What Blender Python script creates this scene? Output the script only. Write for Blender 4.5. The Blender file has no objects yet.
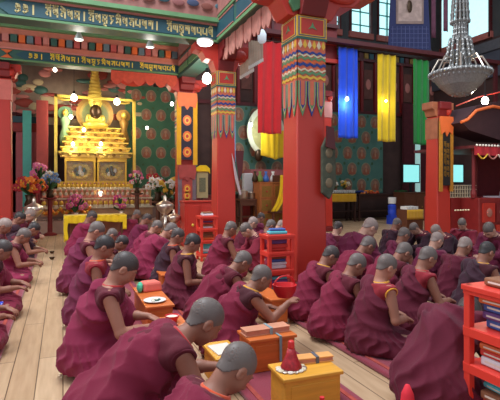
import bpy, math, random
import numpy as np
from mathutils import Vector, Matrix
random.seed(7)
sc = bpy.context.scene
COL = sc.collection
# ---------------------------------------------------------------- camera, world, lights, exposure
HC = 1.32; FPX = 460.0; YH = 183.0; AZ = math.atan(187/460)
SA, CA = math.sin(AZ), math.cos(AZ)
cam = bpy.data.cameras.new('camera'); camo = bpy.data.objects.new('camera', cam); COL.objects.link(camo)
cam.sensor_width = 36; cam.lens = FPX/500*36; cam.shift_y = -(200-YH)/500
cam.clip_start = .05; cam.clip_end = 100
camo.location = (0, 0, HC); camo.rotation_euler = (math.pi/2, 0, -AZ)
sc.camera = camo
sc.view_settings.view_transform = 'Standard'; sc.view_settings.look = 'None'
sc.view_settings.gamma = 1; sc.view_settings.use_curve_mapping = False
sc.view_settings.exposure = 0.45
w = bpy.data.worlds.new('daylight'); sc.world = w; w.use_nodes = True
w.node_tree.nodes['Background'].inputs[0].default_value = (.80, .88, 1.0, 1)
w.node_tree.nodes['Background'].inputs[1].default_value = .55
def area(name, loc, target, sx, sy, power, col):
    l = bpy.data.lights.new(name, 'AREA'); l.shape = 'RECTANGLE'; l.size = sx; l.size_y = sy
    l.energy = power; l.color = col
    o = bpy.data.objects.new(name, l); COL.objects.link(o); o.location = loc
    o.rotation_euler = (Vector(target)-Vector(loc)).to_track_quat('-Z', 'Y').to_euler(); return o
area('skylight', (-.6, 4.4, 8.6), (-0.2, 5.2, 0), 2.6, 6.0, 600, (.90, .95, 1.0))
area('upper_window_light', (8.5, 6.5, 8.7), (8.0, 8.5, 0), 6, 4, 190, (.82, .9, 1.0))
area('left_fill_light', (-4.5, 7.5, 3.2), (1.5, 8.5, .5), 3.0, 2.2, 170, (.9, .96, 1.0))  # added fill inside the left wall, no doorway there; lifts the canopy

def ray(px, D, z):            # world point at depth D along a column of the frame
    L = (px-250)/FPX*D
    return Vector((D*SA+L*CA, D*CA-L*SA, z))
def lin(c):
    return tuple((v/12.92 if v <= .04045 else ((v+.055)/1.055)**2.4) for v in c)
def rgb(r, g, b): return lin((r/255, g/255, b/255))

# ---------------------------------------------------------------- materials
MATS = {}
def nodes(m):
    nt = m.node_tree; return nt, nt.nodes, nt.links
def mat(name, col, rough=.7, metal=0, var=.12, scale=8, bump=0, bscale=60, emit=None, es=1, sheen=0, trans=0, alpha=1, stretch=None):
    if name in MATS: return MATS[name]
    m = bpy.data.materials.new(name); m.use_nodes = True; nt, N, Lk = nodes(m); b = N['Principled BSDF']
    b.inputs['Roughness'].default_value = rough; b.inputs['Metallic'].default_value = metal
    tc = N.new('ShaderNodeTexCoord'); mp = N.new('ShaderNodeMapping'); Lk.new(tc.outputs['Object'], mp.inputs[0])
    if stretch: mp.inputs['Scale'].default_value = stretch
    n = N.new('ShaderNodeTexNoise'); n.inputs['Scale'].default_value = scale; n.inputs['Detail'].default_value = 4
    Lk.new(mp.outputs[0], n.inputs['Vector'])
    r = N.new('ShaderNodeMix'); r.data_type = 'RGBA'
    r.inputs[6].default_value = (*[max(0, c*(1-var*1.6)) for c in col], 1)
    r.inputs[7].default_value = (*[min(1, c*(1+var*1.6)) for c in col], 1)
    Lk.new(n.outputs['Fac'], r.inputs[0]); Lk.new(r.outputs[2], b.inputs['Base Color'])
    if bump:
        n2 = N.new('ShaderNodeTexNoise'); n2.inputs['Scale'].default_value = bscale
        Lk.new(mp.outputs[0], n2.inputs['Vector'])
        bp = N.new('ShaderNodeBump'); bp.inputs['Strength'].default_value = bump; bp.inputs['Distance'].default_value = .01
        Lk.new(n2.outputs['Fac'], bp.inputs['Height']); Lk.new(bp.outputs[0], b.inputs['Normal'])
    if emit: b.inputs['Emission Color'].default_value = (*emit, 1); b.inputs['Emission Strength'].default_value = es
    if sheen: b.inputs['Sheen Weight'].default_value = sheen; b.inputs['Sheen Roughness'].default_value = .5
    if trans: b.inputs['Transmission Weight'].default_value = trans
    if alpha < 1: b.inputs['Alpha'].default_value = alpha
    MATS[name] = m; return m

def floor_mat():
    m = bpy.data.materials.new('plank_floor'); m.use_nodes = True; nt, N, Lk = nodes(m); b = N['Principled BSDF']
    tc = N.new('ShaderNodeTexCoord'); mp = N.new('ShaderNodeMapping'); Lk.new(tc.outputs['Object'], mp.inputs[0])
    mp.inputs['Rotation'].default_value = (0, 0, math.pi/2)
    br = N.new('ShaderNodeTexBrick'); Lk.new(mp.outputs[0], br.inputs['Vector'])
    br.inputs['Scale'].default_value = 1; br.inputs['Brick Width'].default_value = 1.9; br.inputs['Row Height'].default_value = .165
    br.inputs['Mortar Size'].default_value = .0035; br.inputs['Mortar Smooth'].default_value = .2
    br.inputs['Color1'].default_value = (*rgb(204, 172, 138), 1); br.inputs['Color2'].default_value = (*rgb(186, 152, 118), 1)
    br.inputs['Mortar'].default_value = (*rgb(92, 66, 42), 1)
    n = N.new('ShaderNodeTexNoise'); n.inputs['Scale'].default_value = 3; n.inputs['Detail'].default_value = 8
    mp2 = N.new('ShaderNodeMapping'); mp2.inputs['Scale'].default_value = (9, .9, 1); Lk.new(tc.outputs['Object'], mp2.inputs[0]); Lk.new(mp2.outputs[0], n.inputs['Vector'])
    cr = N.new('ShaderNodeValToRGB'); cr.color_ramp.elements[0].position = .3; cr.color_ramp.elements[0].color = (.66, .58, .5, 1)
    cr.color_ramp.elements[1].position = .65; cr.color_ramp.elements[1].color = (1, 1, 1, 1); Lk.new(n.outputs['Fac'], cr.inputs[0])
    mx = N.new('ShaderNodeMix'); mx.data_type = 'RGBA'; mx.blend_type = 'MULTIPLY'; mx.inputs[0].default_value = .55
    Lk.new(br.outputs['Color'], mx.inputs[6]); Lk.new(cr.outputs[0], mx.inputs[7]); Lk.new(mx.outputs[2], b.inputs['Base Color'])
    b.inputs['Roughness'].default_value = .42
    bp = N.new('ShaderNodeBump'); bp.inputs['Strength'].default_value = .25; bp.inputs['Distance'].default_value = .004
    Lk.new(br.outputs['Fac'], bp.inputs['Height']); bp.invert = True; Lk.new(bp.outputs[0], b.inputs['Normal'])
    return m

def cloth(name, col, sheen=.3): return mat(name, col, .92, var=.10, scale=5, bump=.25, bscale=240, sheen=sheen)
ROBE = [cloth('robe_magenta', rgb(134, 30, 64), .04), cloth('robe_maroon', rgb(122, 22, 52), .04), cloth('robe_wine', rgb(96, 18, 42), .04), cloth('robe_plum', rgb(110, 26, 60), .04), cloth('robe_dark', rgb(56, 22, 38), .08), cloth('robe_crimson', rgb(130, 28, 50), .04)]
VEST = [cloth('vest_maroon', rgb(94, 22, 38), .02), cloth('vest_red', rgb(142, 32, 44), .02), cloth('vest_dark', rgb(70, 22, 32), .02)]
TRIM = [cloth('collar_orange', rgb(222, 84, 44)), cloth('collar_yellow', rgb(235, 165, 40)), cloth('collar_red', rgb(190, 44, 44)), cloth('collar_maroon', rgb(90, 24, 40))]
SKIN = [mat('skin_tan', rgb(172, 116, 94), .55, var=.06), mat('skin_brown', rgb(148, 96, 76), .55, var=.06), mat('skin_light', rgb(198, 148, 126), .55, var=.06)]
HAIR = [mat('hair_dark', rgb(70, 60, 58), .5, var=.08, scale=30), mat('hair_grey', rgb(104, 92, 87), .5, var=.08, scale=30), mat('hair_pale', rgb(150, 130, 122), .5, var=.08, scale=30), mat('hair_black', rgb(52, 46, 46), .5, var=.1, scale=30)]
RED = mat('red_lacquer', rgb(186, 52, 40), .42, var=.07, scale=3, bump=.06, bscale=20)
REDL = mat('red_shelf_paint', rgb(222, 62, 48), .42, var=.06, scale=4)
DRED = mat('dark_red_paint', rgb(120, 28, 30), .5, var=.2, scale=4)
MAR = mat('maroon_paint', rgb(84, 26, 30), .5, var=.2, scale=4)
PINK = mat('faded_pink_paint', rgb(190, 120, 110), .6, var=.15, scale=5)
GREEN = mat('green_paint', rgb(96, 140, 96), .5, var=.15, scale=5)
DGREEN = mat('deep_green_paint', rgb(52, 92, 82), .5, var=.2, scale=5)
TEAL = mat('teal_board', rgb(36, 78, 90), .5, var=.15, scale=3)
TEALM = mat('teal_mural', rgb(76, 116, 104), .7, var=.2, scale=3)
GREENM = mat('green_mural', rgb(58, 104, 76), .7, var=.2, scale=3)
BLUE = mat('blue_paint', rgb(36, 60, 130), .5, var=.15, scale=5)
GOLD = mat('gilded_metal', rgb(240, 204, 92), .34, metal=.35, var=.15, scale=12)
GOLDP = mat('gold_paint', rgb(222, 178, 62), .45, metal=.1, var=.12, scale=20)
DGOLD = mat('dull_gold', rgb(150, 112, 50), .5, metal=.4, var=.2, scale=20)
BRONZE = mat('dark_bronze', rgb(72, 52, 34), .4, metal=.6, var=.2, scale=20)
SILVER = mat('silver_metal', rgb(205, 190, 175), .28, metal=.85, var=.1, scale=10)
WHITE = mat('white_cloth', rgb(225, 222, 215), .8, var=.05, scale=6)
CREAM = mat('cream_paint', rgb(214, 200, 170), .6, var=.1, scale=8)
ORANGE = mat('orange_paint', rgb(214, 104, 48), .55, var=.12, scale=8)
YEL = cloth('yellow_silk', rgb(246, 200, 20)); YELD = cloth('mustard_silk', rgb(214, 160, 24))
SBLUE = cloth('blue_silk', rgb(24, 74, 214)); SGREEN = cloth('green_silk', rgb(24, 128, 50)); SRED = cloth('red_silk', rgb(190, 26, 34)); SYEL = cloth('gold_silk', rgb(228, 190, 24))
BROC = cloth('blue_brocade', rgb(44, 50, 92)); MATC = cloth('crimson_mat', rgb(136, 34, 56)); MATD = cloth('dark_mat', rgb(84, 26, 46))
WOOD = mat('orange_wood', rgb(206, 106, 46), .45, var=.18, scale=4, stretch=(1, 6, 10))
YWOOD = mat('yellow_wood', rgb(222, 158, 52), .45, var=.16, scale=4, stretch=(1, 6, 10))
BWOOD = mat('brown_wood', rgb(96, 54, 34), .5, var=.2, scale=4, stretch=(1, 6, 10))
DWOOD = mat('dark_wood', rgb(58, 32, 26), .5, var=.2, scale=4)
PAPER = mat('paper', rgb(222, 212, 198), .8, var=.06); BLACK = mat('black', rgb(26, 24, 26), .5, var=.1)
GLASS = mat('case_glass', rgb(220, 235, 230), .08, alpha=.06)
CRYS = mat('crystal', rgb(140, 140, 138), .15, var=.25, scale=40)
TURQ = mat('turquoise_paint', rgb(70, 160, 150), .5, var=.1)
WGLOW = mat('window_glass_daylit', rgb(170, 220, 225), .2, emit=(.50, .82, .88), es=.95)
SCREEN = mat('screen_lit', rgb(120, 200, 200), .2, emit=(.25, .68, .66), es=.8)
BULB = mat('bulb_glow', (1, 1, 1), .3, emit=(1, .93, .78), es=9)
BULBC = mat('cool_bulb_glow', (1, 1, 1), .3, emit=(.9, .96, 1), es=5)
LAMPW = mat('unlit_lamp_glass', rgb(190, 205, 205), .25, var=.04)
FP = mat('pink_petals', rgb(226, 120, 160), .7, var=.2, scale=40); FR = mat('red_petals', rgb(170, 40, 50), .7, var=.25, scale=40)
FW = mat('white_petals', rgb(235, 230, 220), .7, var=.1, scale=40); FO = mat('orange_petals', rgb(238, 130, 40), .7, var=.2, scale=40); LEAF = mat('leaf', rgb(50, 92, 48), .6, var=.25, scale=20)

# ---------------------------------------------------------------- mesh builder
class MB:
    def __init__(s): s.v = []; s.f = []; s.m = []; s.mats = []; s.off = Vector((0, 0, 0)); s.rot = 0
    def mi(s, m):
        if m not in s.mats: s.mats.append(m)
        return s.mats.index(m)
    def add(s, vs, fs, m):
        b = len(s.v); s.v += [tuple(v) for v in vs]; i = s.mi(m)
        for f in fs: s.f.append([b+k for k in f]); s.m.append(i)
    def box(s, x0, x1, y0, y1, z0, z1, m, rz=0, taper=1):
        cx, cy = (x0+x1)/2, (y0+y1)/2; c, q = math.cos(rz), math.sin(rz); vs = []
        for k, z in enumerate((z0, z1)):
            t = taper if k else 1
            for x, y in ((x0, y0), (x1, y0), (x1, y1), (x0, y1)):
                dx, dy = (x-cx)*t, (y-cy)*t; vs.append((cx+dx*c-dy*q, cy+dx*q+dy*c, z))
        s.add(vs, [(3, 2, 1, 0), (4, 5, 6, 7), (0, 1, 5, 4), (1, 2, 6, 5), (2, 3, 7, 6), (3, 0, 4, 7)], m)
    def cyl(s, p0, p1, r0, r1, m, n=12):
        p0, p1 = Vector(p0), Vector(p1); q = (p1-p0).to_track_quat('Z', 'Y'); vs = []
        for p, r in ((p0, r0), (p1, r1)):
            for i in range(n):
                a = 2*math.pi*i/n; vs.append(p+q@Vector((math.cos(a)*r, math.sin(a)*r, 0)))
        s.add(vs, [tuple(range(n))[::-1], tuple(range(n, 2*n))]+[(i, (i+1) % n, n+(i+1) % n, n+i) for i in range(n)], m)
    def tube(s, pts, r, m, n=8):
        for a, b in zip(pts[:-1], pts[1:]): s.cyl(a, b, r, r, m, n)
    def lathe(s, prof, c, m, n=16):
        vs = []; c = Vector(c)
        for r, z in prof:
            for i in range(n):
                a = 2*math.pi*i/n; vs.append((c.x+r*math.cos(a), c.y+r*math.sin(a), c.z+z))
        k = len(prof); fs = [(j*n+i, j*n+(i+1) % n, (j+1)*n+(i+1) % n, (j+1)*n+i) for j in range(k-1) for i in range(n)]
        s.add(vs, fs+[tuple(range(n))[::-1], tuple(range((k-1)*n, k*n))], m)
    def ell(s, c, r, m, n=12, k=8, jit=0):
        prof = []; c = Vector(c); r = Vector(r) if not isinstance(r, (int, float)) else Vector((r, r, r)); vs = []
        for j in range(k+1):
            t = math.pi*j/k-math.pi/2
            for i in range(n):
                a = 2*math.pi*i/n; q = 1+random.uniform(-jit, jit)
                vs.append((c.x+r.x*math.cos(t)*math.cos(a)*q, c.y+r.y*math.cos(t)*math.sin(a)*q, c.z+r.z*math.sin(t)*q))
        s.add(vs, [(j*n+i, j*n+(i+1) % n, (j+1)*n+(i+1) % n, (j+1)*n+i) for j in range(k) for i in range(n)], m)
    def prism(s, pts, depth, fn, m):      # 2D outline (u,v) mapped through fn(u,v,w), w from 0 to depth
        n = len(pts); vs = [fn(u, v, 0) for u, v in pts]+[fn(u, v, depth) for u, v in pts]
        s.add(vs, [tuple(range(n))[::-1], tuple(range(n, 2*n))]+[(i, (i+1) % n, n+(i+1) % n, n+i) for i in range(n)], m)
    def sheet(s, nu, nv, fn, m, thick=.006):
        g = [[Vector(fn(i/nu, j/nv)) for i in range(nu+1)] for j in range(nv+1)]
        nrm = (g[0][-1]-g[0][0]).cross(g[-1][0]-g[0][0]); nrm.normalize(); vs = [p for r in g for p in r]; K = len(vs)
        vs += [p+nrm*thick for p in vs]; W = nu+1; fs = []
        for j in range(nv):
            for i in range(nu):
                a = j*W+i; fs += [(a, a+1, a+W+1, a+W), (K+a+W, K+a+W+1, K+a+1, K+a)]
        for j in range(nv): a = j*W; fs += [(a, a+W, K+a+W, K+a), (a+nu, K+a+nu, K+a+W+nu, a+W+nu)]
        for i in range(nu): a = i; b = nv*W+i; fs += [(a, K+a, K+a+1, a+1), (b, b+1, K+b+1, K+b)]
        s.add(vs, fs, m)
    def build(s, name, parent=None, smooth=False, bevel=0, world=True):
        me = bpy.data.meshes.new(name); v = s.v
        if parent is not None and world: o_ = parent['_o']; v = [(a-o_[0], b-o_[1], c-o_[2]) for a, b, c in v]
        me.from_pydata(v, [], s.f); me.polygons.foreach_set('material_index', s.m)
        for m in s.mats: me.materials.append(m)
        if smooth: me.polygons.foreach_set('use_smooth', [True]*len(s.f))
        me.update(); o = bpy.data.objects.new(name, me); COL.objects.link(o)
        if parent is not None: o.parent = parent
        if parent is not None and world: o['_o'] = parent['_o']
        elif parent is None: o['_o'] = (0, 0, 0)
        if smooth and smooth != 'full': md = o.modifiers.new('e', 'EDGE_SPLIT'); md.split_angle = .7
        if bevel: md = o.modifiers.new('b', 'BEVEL'); md.width = bevel; md.segments = 2; md.limit_method = 'ANGLE'
        return o
def thing(name, label, cat, loc=(0, 0, 0), group=None):
    o = bpy.data.objects.new(name, None); COL.objects.link(o); o.location = loc; o.empty_display_size = .1
    o['_o'] = tuple(loc); return tag(o, label, cat, group)
def tag(o, label, cat, group=None):
    o['label'] = label; o['category'] = cat
    if group: o['group'] = group
    return o
def center(o):            # move a world-built single mesh's origin to its base
    me = o.data; n = len(me.vertices); a = np.empty(n*3); me.vertices.foreach_get('co', a); a = a.reshape(-1, 3)
    c = (a.min(0)+a.max(0))/2; c[2] = a[:, 2].min(); a -= c; me.vertices.foreach_set('co', a.ravel()); o.location = c
    return o
def solo(mb, name, label, cat, group=None, **k): return tag(center(mb.build(name, **k)), label, cat, group)
def struct(mb, name, **k): o = mb.build(name, **k); o['kind'] = 'structure'; return o
def part1(parent, name, fn, label=None, **k):
    mb = MB(); fn(mb); o = mb.build(name, parent, **k)
    if label: o['label'] = label
    return o
def copy_tree(o, parent=None):
    c = o.copy(); COL.objects.link(c)
    if parent: c.parent = parent
    for ch in list(o.children): copy_tree(ch, c)
    return c

# ---------------------------------------------------------------- structure
XL, XR, YB, ZT = -4.6, 13.9, 14.5, 9.0
m = MB(); m.box(XL-.2, XR+.2, -3, YB+.2, -.1, 0, floor_mat()); struct(m, 'floor')
# back wall in pieces around its windows
WCOL = mat('back_wall_paint', rgb(74, 50, 46), .8, var=.35, scale=2.5)
WUP = mat('upper_wall_paint', rgb(70, 72, 74), .8, var=.25, scale=2)
m = MB(); m.box(XL, XR, YB, YB+.2, 0, 6.3, WCOL)
wins = [(7.9, 9.5), (9.9, 10.9), (11.15, 12.15), (12.5, 13.3)]
xs = [XL]+[v for q in wins for v in q]+[XR]
m.box(XL, XR, YB, YB+.2, 6.3, 6.75, WUP); m.box(XL, XR, YB, YB+.2, 8.8, ZT, WUP)
for i in range(0, len(xs), 2): m.box(xs[i], xs[i+1], YB, YB+.2, 6.75, 8.8, WUP)
# painted cornice and small frieze panels, part of the wall's decoration
m.box(XL, XR, YB-.12, YB, 6.25, 6.45, DWOOD); m.box(XL, XR, YB-.10, YB, 5.9, 6.0, MAR)
for i in range(46):
    x = 3.1+i*.24
    if x < XR-.2: m.box(x, x+.17, YB-.06, YB, 6.02, 6.22, (MAR, DGOLD, TEAL)[i % 3])
for i in range(14):
    x = 5.4+i*.62; m.box(x, x+.10, YB-.10, YB, 4.0, 5.9, DRED)
    m.box(x+.16, x+.55, YB-.05, YB, 4.5, 5.6, mat('faded_panel', rgb(104, 60, 52), .7, var=.3, scale=6)); m.ell((x+.355, YB-.05, 5.05), (.12, .03, .2), PINK, 10, 6)
m.box(XL, XR, YB-.08, YB, 3.92, 4.04, MAR)
struct(m, 'wall_back')
def window(n, x0, x1, z0, z1, y, axis='x'):
    fr = MB(); pn = MB()
    def B(mb, a0, a1, d0, d1, zz0, zz1, mm):
        if axis == 'x': mb.box(a0, a1, y+d0, y+d1, zz0, zz1, mm)
        else: mb.box(y-d1, y-d0, a0, a1, zz0, zz1, mm)
    t = .07
    for a in ((x0, x0+t), (x1-t, x1)): B(fr, *a, -.06, .12, z0, z1, MAR)
    B(fr, x0-.04, x1+.04, -.09, .12, z0-.02, z0+.20, mat('faded_sill', rgb(176, 96, 86), .6, var=.1)); B(fr, x0, x1, -.06, .12, z1-t, z1, MAR)
    k = max(1, round((x1-x0)/.75))
    for i in range(1, k): xx = x0+(x1-x0)*i/k; B(fr, xx-.05, xx+.05, -.05, .1, z0, z1, PINK)
    for i in range(1, k*2):
        xx = x0+(x1-x0)*i/(2*k); B(fr, xx-.012, xx+.012, 0, .06, z0, z1, TURQ)
    for i in range(1, 4): zz = z0+(z1-z0)*i/4; B(fr, x0, x1, 0, .06, zz-.015, zz+.015, TURQ)
    B(pn, x0+t, x1-t, .07, .09, z0+.2, z1-t, WGLOW)
    f = struct(fr, 'window_%d' % n); f['kind'] = 'structure'
    g = pn.build('window_glass', f)
for i, (a, b) in enumerate(wins): window(i+1, a, b, 6.78, 8.78, YB)
m = MB(); m.box(XR, XR+.2, -3, YB+.2, 0, 6.4, WCOL); m.box(XR, XR+.2, -3, YB+.2, 8.6, ZT, WUP)
wr = [(7.0, 8.1), (8.6, 9.7), (10.2, 11.2), (11.7, 12.7), (13.1, 14.0)]
ys = [-3]+[v for q in wr for v in q]+[YB]
for i in range(0, len(ys), 2): m.box(XR, XR+.2, ys[i], ys[i+1], 6.4, 8.6, WUP)
m.box(XR-.2, XR, -3, YB, 5.9, 6.25, mat('gallery_rail', rgb(88, 86, 92), .7, var=.2))
m.box(XR-.12, XR, -3, YB, 5.0, 5.9, mat('gallery_band', rgb(70, 72, 84), .7, var=.2, scale=3))
struct(m, 'wall_right')
for i, (a, b) in enumerate(wr): window(len(wins)+1+i, a, b, 6.42, 8.58, XR, 'y')
m = MB(); m.box(XL-.2, XL, 5, YB+.2, 0, 5.2, mat('left_wall', rgb(150, 96, 84), .8, var=.2)); struct(m, 'wall_left')
m = MB(); CEIL = mat('painted_ceiling', rgb(126, 84, 78), .8, var=.25, scale=5)
m.box(XL, 2.53, 8.1, YB, 4.75, 4.95, CEIL); struct(m, 'ceiling')
m = MB(); m.box(2.9, XR, 8.0, YB, ZT, ZT+.1, CEIL); struct(m, 'trim_1')
# left-hand rear opening: pink door panels in a turquoise frame
m = MB()
for i in range(3):
    x = -3.05+i*.86
    m.box(x, x+.8, YB-.14, YB-.06, .1, 2.75, mat('pink_door_panel', rgb(188, 96, 104), .6, var=.12)); m.box(x-.06, x+.02, YB-.2, YB, 0, 2.95, TURQ)
m.box(-3.1, -.4, YB-.22, YB, 2.75, 3.0, mat('rose_lintel', rgb(160, 52, 50), .6)); m.box(-3.1, -.4, YB-.24, YB, 3.0, 3.18, TEAL)
o = struct(m, 'door_1', bevel=.008)

m = MB(); m.box(-2.1, -1.28, YB-.1, YB-.06, .6, 4.2, WGLOW); m.box(-1.30, -1.22, YB-.14, YB, .5, 4.3, PINK); struct(m, 'window_20')
# murals -------------------------------------------------------
def mural(name, x0, x1, z0, z1, nx, nz, ground, label):
    m = MB(); m.box(x0, x1, YB-.16, YB-.04, z0, z1, ground); y = YB-.16
    fl = lambda u, v, w_: (u, y-w_, v)
    SK = mat('mural_flesh', rgb(170, 124, 98), .7); HB = mat('mural_halo', rgb(138, 104, 86), .7, var=.2); HG = mat('mural_halo_ring', rgb(134, 136, 104), .7); RB = mat('mural_robe', rgb(150, 86, 62), .7, var=.2)
    cw, ch = (x1-x0)/nx, (z1-z0)/nz; rr = min(cw, ch)*.42
    def disc(cx, cz, rx, rz, d, mm, n=18): m.prism([(cx+rx*math.cos(-2*math.pi*i/n), cz+rz*math.sin(-2*math.pi*i/n)) for i in range(n)], d, fl, mm)
    for j in range(nz):
        for i in range(nx):
            cx = x0+cw*(i+.5)+(.22*cw if j % 2 else -.1*cw); cz = z0+ch*(j+.5)
            if cx+rr > x1 or cx-rr < x0: continue
            disc(cx, cz, rr*.86, rr, .010, HG); disc(cx, cz, rr*.76, rr*.9, .016, HB)
            m.prism([(cx-rr*.62, cz-rr*.75), (cx-rr*.30, cz+rr*.12), (cx+rr*.30, cz+rr*.12), (cx+rr*.62, cz-rr*.75)][::-1], .03, fl, RB)
            disc(cx, cz+rr*.34, rr*.2, rr*.25, .035, SK); disc(cx-.02*rr, cz-rr*.2, rr*.16, rr*.3, .034, SK)
            disc(cx+cw*.46, cz+ch*.36, rr*.18, rr*.22, .01, mat('mural_leaf', rgb(60, 92, 60), .7, var=.3))
    for k in range(int((x1-x0)/.25)):
        disc(x0+.12+k*.25, z0+.1, .09, .06, .008, mat('mural_cloud', rgb(110, 132, 112), .7, var=.3))
    return tag(center(m.build(name)), label, 'mural')
mural('wall_mural', 4.55, 11.3, .95, 3.9, 11, 5, TEALM, 'teal wall mural of seated haloed figures behind the dark counters')
mural('wall_mural', 1.75, 4.0, .8, 4.3, 5, 6, GREENM, 'green wall mural of haloed figures just right of the golden altar')

# ---------------------------------------------------------------- columns
def face_fn(x0, y0, w_, side):
    if side == 'f': return lambda u, v, d: (x0+w_/2+u, y0-d, v)
    if side == 'l': return lambda u, v, d: (x0-d, y0+w_/2-u, v)
    if side == 'r': return lambda u, v, d: (x0+w_+d, y0+w_/2+u, v)
def column(x0, y0, w_, label, top=3.81, zc=3.07, zp=2.12, sides=('f', 'l'), arm=1.0, bm=None, band=True, capm=None):
    c = (x0+w_/2, y0+w_/2, 0); t = thing('temple_column', label, 'column', c)
    part1(t, 'shaft', lambda b: (b.box(x0-.01, x0+w_+.01, y0-.01, y0+w_+.01, 0, .14, DRED), b.box(x0, x0+w_, y0, y0+w_, .14, zc, RED, taper=.86)), bevel=.02)
    m = MB(); k = w_*.90/2
    for sd in (sides if band else ()):
        f = face_fn(x0+w_*.05, y0+w_*.05, w_*.90, sd); g = lambda u, v, d: f(u, v, d+.004)
        m.prism([(-k, zp+.42), (k, zp+.42), (k, zc), (-k, zc)], .006, g, mat('column_salmon', rgb(206, 104, 76), .55, var=.15))
        n = 3
        for i in range(n):                    # hanging pendants
            cx = -k+2*k*(i+.5)/n; wd = 2*k/n*.47
            for s_, mm in ((1.0, (GREEN, BLUE)[i % 2]), (.78, mat('soft_yellow', rgb(206, 170, 96), .6)), (.66, (BLUE, GREEN)[i % 2]), (.46, mat('column_salmon', (1, 0, 0)))):
                m.prism([(cx-wd*s_, zp+.42), (cx-wd*s_, zp+.26), (cx-wd*s_*.8, zp+.14), (cx, zp+.40-.40*(.4+.6*s_)), (cx+wd*s_*.8, zp+.14), (cx+wd*s_, zp+.26), (cx+wd*s_, zp+.42)], .010+.004*(1-s_), g, mm)
        for j, (dz, hh, mm) in enumerate(((.45, .03, GOLDP), (.50, .035, GREEN), (.545, .02, CREAM), (.60, .035, BLUE), (.645, .02, ORANGE), (.68, .03, GREEN), (.72, .02, CREAM), (.745, .03, BLUE))):
            pts = [(-k+2*k*i/16, zp+dz+.012*math.sin(i*math.pi/2+j)) for i in range(17)]
            m.prism(pts+[(u, v+hh) for u, v in pts[::-1]], .012, g, mm)
        for i in range(6):
            cx = -k+2*k*(i+.5)/6
            m.prism([(cx-k/7, zc-.10), (cx, zc-.03), (cx+k/7, zc-.10), (cx, zc-.14)][::-1], .014, g, GOLDP if i % 2 else CREAM)
    if band: m.build('painted_band', t)
    else: part1(t, 'painted_top', lambda b: b.box(x0+w_*.03, x0+w_*.97, y0+w_*.03, y0+w_*.97, zc-.45, zc-.03, capm or PINK))
    def cap(b):
        e = -.005; b.box(x0-e*.4, x0+w_+e*.4, y0-e*.4, y0+w_+e*.4, zc-.03, zc, DGREEN); b.box(x0-e, x0+w_+e, y0-e, y0+w_+e, zc, zc+.25, GOLDP)
        for sd in sides:
            f = face_fn(x0-e, y0-e, w_+2*e, sd); h = (w_+2*e)/2
            for s_, mm, d in ((.90, BLUE, .004), (.83, GOLDP, .007), (.74, RED, .010)):
                b.prism([(-h*s_, zc+.125-.125*s_), (h*s_, zc+.125-.125*s_), (h*s_, zc+.125+.125*s_), (-h*s_, zc+.125+.125*s_)], d, f, mm)
            b.prism([(-h*.3, zc+.09), (-.02, zc+.13), (0, zc+.18), (.02, zc+.13), (h*.3, zc+.09), (0, zc+.11)], .016, f, GREEN)
    if band: part1(t, 'capital', cap)
    def br(b):                               # bracket arms along the aisle and across it
        z0 = zc+.25; cx, cy = x0+w_/2, y0+w_/2
        prof = [(arm*u, v) for u, v in [(-.95, top), (-.95, top-.14), (-.75, top-.16), (-.62, top-.28), (-.42, top-.30), (-.3, z0), (.3, z0), (.42, top-.30), (.62, top-.28), (.75, top-.16), (.95, top-.14), (.95, top)]]
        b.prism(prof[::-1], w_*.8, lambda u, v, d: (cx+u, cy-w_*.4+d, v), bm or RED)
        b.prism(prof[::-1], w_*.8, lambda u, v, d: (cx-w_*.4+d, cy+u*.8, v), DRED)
        for s_ in (-1, 1):
            if s_ > 0: b.ell((cx+.42*arm, cy-w_*.42, top-.17), (.24*arm, .06, .10), RED, 14, 8)
            elif arm == 1: b.prism([(cx-.30, top-.02), (cx-.30, top-.36), (cx-.24, top-.46), (cx-.17, top-.42), (cx-.13, top-.30), (cx-.11, top-.02)], .05, lambda u, v, d: (u, cy-w_*.40-d, v), mat('leaf_green_paint', rgb(72, 120, 82), .5, var=.25, scale=14))
    part1(t, 'bracket', br, bevel=.01)
    return t
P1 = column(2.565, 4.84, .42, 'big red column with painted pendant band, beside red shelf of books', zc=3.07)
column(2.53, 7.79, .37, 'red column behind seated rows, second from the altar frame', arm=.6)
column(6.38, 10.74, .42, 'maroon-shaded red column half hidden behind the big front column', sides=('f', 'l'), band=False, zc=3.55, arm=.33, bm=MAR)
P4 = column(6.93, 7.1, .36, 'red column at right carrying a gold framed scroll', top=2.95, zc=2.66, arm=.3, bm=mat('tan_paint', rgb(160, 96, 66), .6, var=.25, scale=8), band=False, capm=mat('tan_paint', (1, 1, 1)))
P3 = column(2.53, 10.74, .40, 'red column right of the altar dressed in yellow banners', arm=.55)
column(-1.32, 10.74, .33, 'faded red column at far left edge before the altar', sides=('f', 'r'), band=False, zc=3.5, arm=.35, capm=mat('faded_post', rgb(206, 110, 100), .6))

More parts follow.
